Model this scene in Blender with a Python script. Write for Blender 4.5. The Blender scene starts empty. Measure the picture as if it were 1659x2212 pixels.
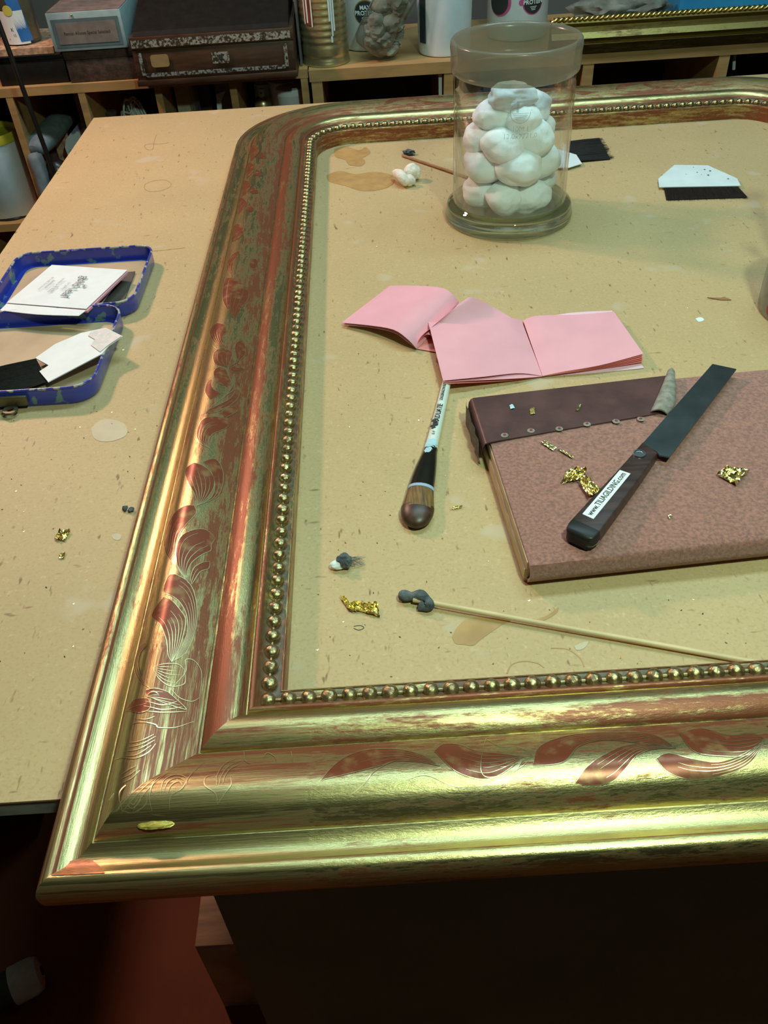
import bpy, bmesh, math, random
from mathutils import Vector, Matrix, noise
C = bpy.context.scene.collection
scene = bpy.context.scene
PI = math.pi
rnd = random.Random(7)

# ------------------------------------------------------------------ camera, world, lights, exposure
IW, IH, FPX = 1659.0, 2212.0, 1824.7
PITCH, ROLL, YAW = map(math.radians, (41.732, -3.809, -0.27))
CAMZ = 0.42                                   # camera height above the bench top (bench top is z = 0)
FLOOR = -0.78
_f = Vector((math.sin(YAW)*math.cos(PITCH), math.cos(YAW)*math.cos(PITCH), -math.sin(PITCH)))
_r0 = Vector((math.cos(YAW), -math.sin(YAW), 0)); _u0 = _r0.cross(_f)
RT = _r0*math.cos(ROLL) + _u0*math.sin(ROLL)
UP = -_r0*math.sin(ROLL) + _u0*math.cos(ROLL)
cam = bpy.data.cameras.new('camera'); camo = bpy.data.objects.new('camera', cam); C.objects.link(camo)
cam.sensor_fit = 'VERTICAL'; cam.sensor_height = 36; cam.lens = FPX/IH*36; cam.clip_start = 0.01
camo.matrix_world = Matrix.Translation((0, 0, CAMZ)) @ Matrix((RT, UP, -_f)).transposed().to_4x4()
scene.camera = camo

w = bpy.data.worlds.new('room_air'); scene.world = w; w.use_nodes = True
w.node_tree.nodes['Background'].inputs[0].default_value = (0.55, 0.62, 0.6, 1)
w.node_tree.nodes['Background'].inputs[1].default_value = 0.085

def area(name, loc, target, size, power, col, size_y=None, spread=PI):
    l = bpy.data.lights.new(name, 'AREA'); l.energy = power; l.color = col
    l.shape = 'RECTANGLE' if size_y else 'DISK'; l.size = size
    if size_y: l.size_y = size_y
    l.spread = spread
    o = bpy.data.objects.new(name, l); C.objects.link(o); o.location = loc
    o.rotation_euler = (Vector(target)-Vector(loc)).to_track_quat('-Z', 'Y').to_euler()
    return o
area('bench_lamp_light', (0.27, 0.10, 0.88), (0.16, 0.62, 0.0), 0.08, 6.5, (0.70, 1.0, 0.76))
area('warm_lamp_light', (-0.78, 1.42, 0.84), (0.0, 0.8, 0.0), 0.13, 9.8, (1.0, 0.59, 0.48))
area('ceiling_tube_light', (0.35, 1.15, 1.55), (0.35, 1.05, 0.0), 1.3, 17.5, (0.56, 0.92, 1.0), 0.25)
scene.view_settings.view_transform = 'Standard'
scene.view_settings.look = 'None'
scene.view_settings.exposure = 0.0
scene.view_settings.gamma = 1.0
scene.view_settings.use_curve_mapping = False

# ------------------------------------------------------------------ where a line of sight meets a surface of the place
def ray(px, py):
    return RT*((px-IW/2)/FPX) + UP*((IH/2-py)/FPX) + _f
def T(px, py, z=0.0):                         # on a horizontal plane
    d = ray(px, py); t = (z-CAMZ)/d.z
    return Vector((d.x*t, d.y*t, z))
def Vp(px, py, y):                            # on a vertical plane across the room
    d = ray(px, py); t = y/d.y
    return Vector((d.x*t, y, CAMZ+d.z*t))

# ------------------------------------------------------------------ mesh helpers: every shape is (verts, faces)
def bm_out(bm):
    bm.verts.index_update()
    r = ([v.co.copy() for v in bm.verts], [[v.index for v in f.verts] for f in bm.faces])
    bm.free(); return r
def join(*vfs):
    V, F = [], []
    for v, f in vfs:
        n = len(V); V += list(v); F += [[i+n for i in q] for q in f]
    return V, F
def xf(vf, m):
    return [m @ Vector(v) for v in vf[0]], vf[1]
def mv(vf, d):
    d = Vector(d); return [Vector(v)+d for v in vf[0]], vf[1]
def frame_m(o, ex, ey, ez=None):
    ex, ey = Vector(ex), Vector(ey); ez = Vector(ez) if ez is not None else ex.cross(ey).normalized()
    m = Matrix((ex, ey, ez)).transposed().to_4x4(); m.translation = Vector(o); return m
def box(c, s, bev=0.0, rz=0.0, seg=2):
    bm = bmesh.new(); bmesh.ops.create_cube(bm, size=1.0)
    for v in bm.verts: v.co = Vector((v.co.x*s[0], v.co.y*s[1], v.co.z*s[2]))
    if bev > 0: bmesh.ops.bevel(bm, geom=list(bm.edges), offset=bev, segments=seg, affect='EDGES', profile=0.5)
    m = Matrix.Translation(Vector(c)) @ Matrix.Rotation(rz, 4, 'Z')
    bmesh.ops.transform(bm, matrix=m, verts=bm.verts); return bm_out(bm)
def boxb(x0, x1, y0, y1, z0, z1, bev=0.0):
    return box(((x0+x1)/2, (y0+y1)/2, (z0+z1)/2), (abs(x1-x0), abs(y1-y0), abs(z1-z0)), bev)
def lathe(prof, n=48, c=(0, 0, 0), closed=False):
    V, F = [], []
    for r, z in prof:
        for k in range(n):
            a = 2*PI*k/n; V.append(Vector((c[0]+r*math.cos(a), c[1]+r*math.sin(a), c[2]+z)))
    m = len(prof)
    for i in range(m if closed else m-1):
        for k in range(n):
            j = (i+1) % m
            F.append([i*n+k, i*n+(k+1) % n, j*n+(k+1) % n, j*n+k])
    if not closed:
        if prof[0][0] > 1e-6: F.append(list(range(n))[::-1])
        if prof[-1][0] > 1e-6: F.append([(m-1)*n+k for k in range(n)])
    return V, F
def cr(pts, n):                               # Catmull-Rom through control points
    P = [Vector(p) for p in pts]
    if len(P) == 2: return [P[0].lerp(P[1], i/n) for i in range(n+1)]
    out = []; m = len(P)-1
    for i in range(n+1):
        t = i/n*m; k = min(int(t), m-1); u = t-k
        a, b, c, d = P[max(k-1, 0)], P[k], P[k+1], P[min(k+2, m)]
        out.append(0.5*((2*b)+(c-a)*u+(2*a-5*b+4*c-d)*u*u+(3*b-a-3*c+d)*u*u*u))
    return out
def tube(pts, rad, n=10, flat=1.0, cap=True):  # rad: number or list, flat squashes it vertically
    P = [Vector(p) for p in pts]; R = rad if isinstance(rad, (list, tuple)) else [rad]*len(P)
    V, F = [], []; prev = None
    for i, p in enumerate(P):
        t = (P[min(i+1, len(P)-1)]-P[max(i-1, 0)]).normalized()
        ref = Vector((0, 0, 1)) if abs(t.z) < 0.9 else (prev or Vector((1, 0, 0)))
        s = t.cross(ref).normalized(); u = s.cross(t).normalized(); prev = u
        fl = flat[i] if isinstance(flat, (list, tuple)) else flat
        for k in range(n):
            a = 2*PI*k/n; V.append(p + s*(math.cos(a)*R[i]) + u*(math.sin(a)*R[i]*fl))
    for i in range(len(P)-1):
        for k in range(n): F.append([i*n+k, i*n+(k+1) % n, (i+1)*n+(k+1) % n, (i+1)*n+k])
    if cap: F += [list(range(n))[::-1], [(len(P)-1)*n+k for k in range(n)]]
    return V, F
def grid(rows):
    n = len(rows[0]); V = [Vector(p) for r in rows for p in r]; F = []
    for i in range(len(rows)-1):
        for k in range(n-1): F.append([i*n+k, i*n+k+1, (i+1)*n+k+1, (i+1)*n+k])
    return V, F
def patch(A, B, n=12, m=8, bulge=0.0):        # ruled sheet between two curves
    a, b = cr(A, n), cr(B, n); rows = []
    for j in range(m+1):
        t = j/m; rows.append([a[i].lerp(b[i], t)+Vector((0, 0, bulge*4*t*(1-t))) for i in range(n+1)])
    return grid(rows)
def slab(vf, th):                             # gives a sheet thickness along -z
    V, F = vf; n = len(V); W = list(V)+[Vector(v)-Vector((0, 0, th)) for v in V]
    ec = {}
    for f in F:
        for i in range(len(f)):
            e = (f[i], f[(i+1) % len(f)]); ec[e] = 1
    G = [list(f) for f in F]+[[i+n for i in f[::-1]] for f in F]
    for (a, b) in ec:
        if (b, a) not in ec: G.append([b, a, a+n, b+n])
    return W, G
def poly(pts, th=0.0):                        # flat outline (3D points), extruded down by th
    V = [Vector(p) for p in pts]; vf = (V, [list(range(len(V)))])
    return slab(vf, th) if th else vf
def prism(p2, z0, z1, bev=0.0):
    bm = bmesh.new(); vs = [bm.verts.new((p[0], p[1], z0)) for p in p2]; f = bm.faces.new(vs)
    r = bmesh.ops.extrude_face_region(bm, geom=[f])
    for g in r['geom']:
        if isinstance(g, bmesh.types.BMVert): g.co.z = z1
    bmesh.ops.recalc_face_normals(bm, faces=bm.faces)
    if bev > 0:
        es = [e for e in bm.edges if abs(e.verts[0].co.z-e.verts[1].co.z) < 1e-7]
        bmesh.ops.bevel(bm, geom=es, offset=bev, segments=2, affect='EDGES', profile=0.5)
    return bm_out(bm)
def ico(c, r, sub=2, amp=0.0, fr=8.0, sc=(1, 1, 1), seed=0.0):
    bm = bmesh.new(); bmesh.ops.create_icosphere(bm, subdivisions=sub, radius=1.0)
    for v in bm.verts:
        d = v.co.normalized(); o = Vector((seed*3.1, seed*1.7, seed*2.3))
        k = 1+amp*noise.noise(d*fr+o)+amp*0.5*noise.noise(d*fr*2.3+o)+amp*0.25*noise.noise(d*fr*5+o)
        v.co = Vector((d.x*sc[0], d.y*sc[1], d.z*sc[2]))*r*k+Vector(c)
    return bm_out(bm)
def rrect(x0, x1, y0, y1, r, n=6):
    out = []
    for cx, cy, a0 in ((x1-r, y1-r, 0), (x0+r, y1-r, 90), (x0+r, y0+r, 180), (x1-r, y0+r, 270)):
        for k in range(n+1):
            a = math.radians(a0+90*k/n); out.append((cx+r*math.cos(a), cy+r*math.sin(a)))
    return out
_tc = {}
def text(s, size, bold=0.0, center=True):     # lettering as a flat mesh in the xy plane
    cu = bpy.data.curves.new('lettering', 'FONT'); cu.body = s; cu.size = size; cu.offset = bold; cu.resolution_u = 2
    if center: cu.align_x = 'CENTER'; cu.align_y = 'CENTER'
    o = bpy.data.objects.new('lettering', cu); me = o.to_mesh()
    r = ([v.co.copy() for v in me.vertices], [list(p.vertices) for p in me.polygons])
    o.to_mesh_clear(); bpy.data.objects.remove(o); bpy.data.curves.remove(cu); return r
def wrap(vf, c, r, a0):                       # bends a flat xy drawing round a vertical cylinder
    return [Vector((c[0]+r*math.cos(a0+v.x/r), c[1]+r*math.sin(a0+v.x/r), c[2]+v.y)) for v in vf[0]], vf[1]
def rect2(x0, x1, y0, y1, n=12):
    return grid([[Vector((x0+(x1-x0)*i/n, y, 0)) for i in range(n+1)] for y in (y0, y1)])
def disc2(r, n=28, cx=0, cy=0, sx=1.0):
    V = [Vector((cx, cy, 0))]; F = []
    for q in (0.5, 1.0):
        for k in range(n): V.append(Vector((cx+sx*r*q*math.cos(2*PI*k/n), cy+r*q*math.sin(2*PI*k/n), 0)))
    for k in range(n):
        k2 = (k+1) % n; F += [[0, 1+k, 1+k2], [1+k, 1+n+k, 1+n+k2, 1+k2]]
    return V, F
def worg(o):
    l = Vector((0, 0, 0))
    while o is not None: l += o.location; o = o.parent
    return l
def obj(name, vf, mat, parent=None, smooth=40, label=None):
    V, F = vf; me = bpy.data.meshes.new(name)
    if parent is not None: org = worg(parent)
    else:
        xs = [v[0] for v in V]; ys = [v[1] for v in V]; zs = [v[2] for v in V]
        org = Vector(((min(xs)+max(xs))/2, (min(ys)+max(ys))/2, min(zs)))
    me.from_pydata([tuple(Vector(v)-org) for v in V], [], F); me.update()
    bm = bmesh.new(); bm.from_mesh(me); bmesh.ops.recalc_face_normals(bm, faces=bm.faces); bm.to_mesh(me); bm.free()
    if smooth:
        for p in me.polygons: p.use_smooth = True
        me.set_sharp_from_angle(angle=math.radians(smooth))
    me.materials.append(mat)
    o = bpy.data.objects.new(name, me); C.objects.link(o)
    if parent is not None: o.parent = parent
    else: o.location = org
    if label: o['label'] = label
    return o
def tag(o, label, cat, group=None, kind=None):
    o['label'] = label; o['category'] = cat
    if group: o['group'] = group
    if kind: o['kind'] = kind
    return o
def thing(name, loc, label, cat, group=None):
    o = bpy.data.objects.new(name, None); o.empty_display_size = 0.02; C.objects.link(o); o.location = loc
    return tag(o, label, cat, group)
def struct(name, vf, mat):
    o = obj(name, vf, mat); o['kind'] = 'structure'; return o

# ------------------------------------------------------------------ materials
def M(name, col, rough=0.5, metal=0.0, var=0.0, scale=60.0, bump=0.0, bscale=None, stretch=(1, 1, 1), col2=None, ramp=(0.35, 0.65), sheen=0.0, coat=0.0, sss=0.0, spec=0.5, world=False):
    m = bpy.data.materials.new(name); m.use_nodes = True; nt = m.node_tree; N = nt.nodes; L = nt.links
    b = N['Principled BSDF']
    b.inputs['Base Color'].default_value = (*col, 1); b.inputs['Roughness'].default_value = rough
    b.inputs['Metallic'].default_value = metal; b.inputs['Specular IOR Level'].default_value = spec
    if sheen: b.inputs['Sheen Weight'].default_value = sheen; b.inputs['Sheen Roughness'].default_value = 0.6
    if coat: b.inputs['Coat Weight'].default_value = coat; b.inputs['Coat Roughness'].default_value = 0.1
    if sss: b.inputs['Subsurface Weight'].default_value = sss; b.inputs['Subsurface Radius'].default_value = (0.004, 0.004, 0.004); b.inputs['Subsurface Scale'].default_value = 1.0
    if var or col2 or bump:
        tc = N.new('ShaderNodeTexCoord'); mp = N.new('ShaderNodeMapping'); mp.inputs['Scale'].default_value = stretch
        L.new(tc.outputs['Object'], mp.inputs[0])
    if var or col2:
        t = N.new('ShaderNodeTexNoise'); t.inputs['Scale'].default_value = scale; t.inputs['Detail'].default_value = 6
        L.new(mp.outputs[0], t.inputs['Vector'])
        r = N.new('ShaderNodeValToRGB'); r.color_ramp.elements[0].position = ramp[0]; r.color_ramp.elements[1].position = ramp[1]
        a = col2 if col2 else tuple(x*(1-var) for x in col)
        c = col if col2 else tuple(min(x*(1+var), 1) for x in col)
        r.color_ramp.elements[0].color = (*a, 1); r.color_ramp.elements[1].color = (*c, 1)
        L.new(t.outputs['Fac'], r.inputs[0]); L.new(r.outputs[0], b.inputs['Base Color'])
    if bump:
        t2 = N.new('ShaderNodeTexNoise'); t2.inputs['Scale'].default_value = bscale or scale*3; t2.inputs['Detail'].default_value = 4
        L.new(mp.outputs[0], t2.inputs['Vector'])
        bp = N.new('ShaderNodeBump'); bp.inputs['Strength'].default_value = bump; bp.inputs['Distance'].default_value = 0.002
        L.new(t2.outputs['Fac'], bp.inputs['Height']); L.new(bp.outputs[0], b.inputs['Normal'])
    return m
def glassmat(name, tint=(0.992, 0.995, 0.992), rough=0.03, frost=0.0, fcol=(0.6, 0.6, 0.55), ior=1.45, solid=0.0):
    m = bpy.data.materials.new(name); m.use_nodes = True; nt = m.node_tree; N = nt.nodes; L = nt.links
    N.remove(N['Principled BSDF']); out = N['Material Output']
    tr = N.new('ShaderNodeBsdfTransparent'); tr.inputs[0].default_value = (*tint, 1)
    gl = N.new('ShaderNodeBsdfGlossy'); gl.inputs['Roughness'].default_value = rough
    lw = N.new('ShaderNodeLayerWeight'); lw.inputs[0].default_value = 0.5
    pw = N.new('ShaderNodeMath'); pw.operation = 'POWER'; L.new(lw.outputs['Facing'], pw.inputs[0]); pw.inputs[1].default_value = 3.0
    fr = N.new('ShaderNodeMath'); fr.operation = 'MULTIPLY_ADD'; L.new(pw.outputs[0], fr.inputs[0]); fr.inputs[1].default_value = 0.85; fr.inputs[2].default_value = ((ior-1)/(ior+1))**2
    mx = N.new('ShaderNodeMixShader'); L.new(fr.outputs[0], mx.inputs[0]); L.new(tr.outputs[0], mx.inputs[1]); L.new(gl.outputs[0], mx.inputs[2])
    last = mx
    if solid:
        gb = N.new('ShaderNodeBsdfGlass'); gb.inputs[0].default_value = (*tint, 1); gb.inputs['IOR'].default_value = 1.5; gb.inputs['Roughness'].default_value = 0.01
        ms = N.new('ShaderNodeMixShader'); ms.inputs[0].default_value = solid; L.new(mx.outputs[0], ms.inputs[1]); L.new(gb.outputs[0], ms.inputs[2]); last = ms
    if frost:
        d = N.new('ShaderNodeBsdfDiffuse'); d.inputs[0].default_value = (*fcol, 1)
        tl = N.new('ShaderNodeBsdfTranslucent'); tl.inputs[0].default_value = (*fcol, 1)
        a = N.new('ShaderNodeMixShader'); a.inputs[0].default_value = 0.5; L.new(d.outputs[0], a.inputs[1]); L.new(tl.outputs[0], a.inputs[2])
        b = N.new('ShaderNodeMixShader'); b.inputs[0].default_value = frost; L.new(mx.outputs[0], b.inputs[1]); L.new(a.outputs[0], b.inputs[2])
        last = b
    L.new(last.outputs[0], out.inputs[0]); return m
def mdf_mat():
    m = bpy.data.materials.new('fibreboard'); m.use_nodes = True; nt = m.node_tree; N = nt.nodes; L = nt.links
    b = N['Principled BSDF']; b.inputs['Roughness'].default_value = 0.55; b.inputs['Specular IOR Level'].default_value = 0.35
    tc = N.new('ShaderNodeTexCoord')
    def nz(scale, det, st=(1, 1, 1), rot=0.0):
        mp = N.new('ShaderNodeMapping'); mp.inputs['Scale'].default_value = st; mp.inputs['Rotation'].default_value = (0, 0, rot)
        L.new(tc.outputs['Object'], mp.inputs[0]); t = N.new('ShaderNodeTexNoise'); t.inputs['Scale'].default_value = scale; t.inputs['Detail'].default_value = det
        L.new(mp.outputs[0], t.inputs['Vector']); return t
    def mixc(a, bcol, fac, p0, p1, mode='MIX'):
        mr = N.new('ShaderNodeMapRange'); mr.inputs[1].default_value = p0; mr.inputs[2].default_value = p1; L.new(fac.outputs['Fac'], mr.inputs[0])
        mx = N.new('ShaderNodeMix'); mx.data_type = 'RGBA'; L.new(mr.outputs[0], mx.inputs[0])
        if isinstance(a, tuple): mx.inputs[6].default_value = (*a, 1)
        else: L.new(a.outputs[2], mx.inputs[6])
        mx.inputs[7].default_value = (*bcol, 1); return mx
    x = mixc((0.56, 0.40, 0.205), (0.51, 0.37, 0.19), nz(7, 5), 0.35, 0.65)
    x = mixc(x, (0.47, 0.31, 0.15), nz(420, 3), 0.5, 0.8)
    x = mixc(x, (0.62, 0.46, 0.27), nz(300, 2, (1, 1, 1), 0.5), 0.60, 0.8)
    x = mixc(x, (0.25, 0.15, 0.07), nz(230, 2, (1, 0.3, 1), 0.7), 0.68, 0.78)
    x = mixc(x, (0.27, 0.16, 0.075), nz(190, 2, (0.25, 1, 1), 0.3), 0.71, 0.80)
    x = mixc(x, (0.55, 0.43, 0.28), nz(24, 2), 0.66, 0.74)
    L.new(x.outputs[2], b.inputs['Base Color']); return m
def gold_mat(name, gold=(0.53, 0.445, 0.20), bole=(0.24, 0.075, 0.032), rough=0.25, dirt=(0.10, 0.09, 0.06)):
    # worn water gilding: leaf rubbed through to red bole along the rail ('bole' attribute = how rubbed each moulding is, plus painted lamp reddening on the left rail)
    m = bpy.data.materials.new(name); m.use_nodes = True; nt = m.node_tree; N = nt.nodes; L = nt.links
    b = N['Principled BSDF']
    uv = N.new('ShaderNodeAttribute'); uv.attribute_name = 'along'
    at = N.new('ShaderNodeAttribute'); at.attribute_name = 'bole'
    dt = N.new('ShaderNodeAttribute'); dt.attribute_name = 'dirt'
    def nz(st, scale, det):
        mp = N.new('ShaderNodeMapping'); mp.inputs['Scale'].default_value = st; L.new(uv.outputs['Vector'], mp.inputs[0])
        t = N.new('ShaderNodeTexNoise'); t.inputs['Scale'].default_value = scale; t.inputs['Detail'].default_value = det; t.inputs['Roughness'].default_value = 0.72
        L.new(mp.outputs[0], t.inputs['Vector']); return t
    def math_(op, a, bb):
        n = N.new('ShaderNodeMath'); n.operation = op
        for i, q in enumerate((a, bb)):
            if isinstance(q, (int, float)): n.inputs[i].default_value = q
            else: L.new(q, n.inputs[i])
        return n.outputs[0]
    n1 = nz((1, 9, 1), 11, 8); n2 = nz((1, 4, 1), 240, 4); n3 = nz((1, 1, 1), 7, 4); n5 = nz((1, 5, 1), 55, 6)
    s = math_('ADD', math_('MULTIPLY', n1.outputs['Fac'], 1.2), math_('MULTIPLY', n2.outputs['Fac'], 0.45))
    s = math_('ADD', s, math_('MULTIPLY', n3.outputs['Fac'], 0.55))
    s = math_('ADD', s, math_('MULTIPLY', n5.outputs['Fac'], 0.8))
    s = math_('ADD', s, at.outputs['Fac'])
    mr = N.new('ShaderNodeMapRange'); mr.inputs[1].default_value = 1.63; mr.inputs[2].default_value = 1.86; L.new(s, mr.inputs[0])
    r = mr.outputs[0]
    mx = N.new('ShaderNodeMix'); mx.data_type = 'RGBA'; L.new(r, mx.inputs[0]); mx.inputs[6].default_value = (*gold, 1); mx.inputs[7].default_value = (*bole, 1)
    n4 = nz((1, 1, 1), 60, 6); d = math_('ADD', n4.outputs['Fac'], dt.outputs['Fac'])
    md = N.new('ShaderNodeMapRange'); md.inputs[1].default_value = 0.74; md.inputs[2].default_value = 0.95; L.new(d, md.inputs[0])
    my = N.new('ShaderNodeMix'); my.data_type = 'RGBA'; L.new(math_('MULTIPLY', md.outputs[0], 0.85), my.inputs[0]); L.new(mx.outputs[2], my.inputs[6]); my.inputs[7].default_value = (*dirt, 1)
    L.new(my.outputs[2], b.inputs['Base Color'])
    L.new(math_('SUBTRACT', 1.0, math_('ADD', math_('MULTIPLY', r, 0.55), math_('MULTIPLY', md.outputs[0], 0.3))), b.inputs['Metallic'])
    rr = math_('ADD', rough, math_('ADD', math_('MULTIPLY', n2.outputs['Fac'], 0.14), math_('MULTIPLY', r, 0.08))); L.new(rr, b.inputs['Roughness'])
    bp = N.new('ShaderNodeBump'); bp.inputs['Strength'].default_value = 0.22; bp.inputs['Distance'].default_value = 0.001
    L.new(n2.outputs['Fac'], bp.inputs['Height']); L.new(bp.outputs[0], b.inputs['Normal'])
    return m

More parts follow.
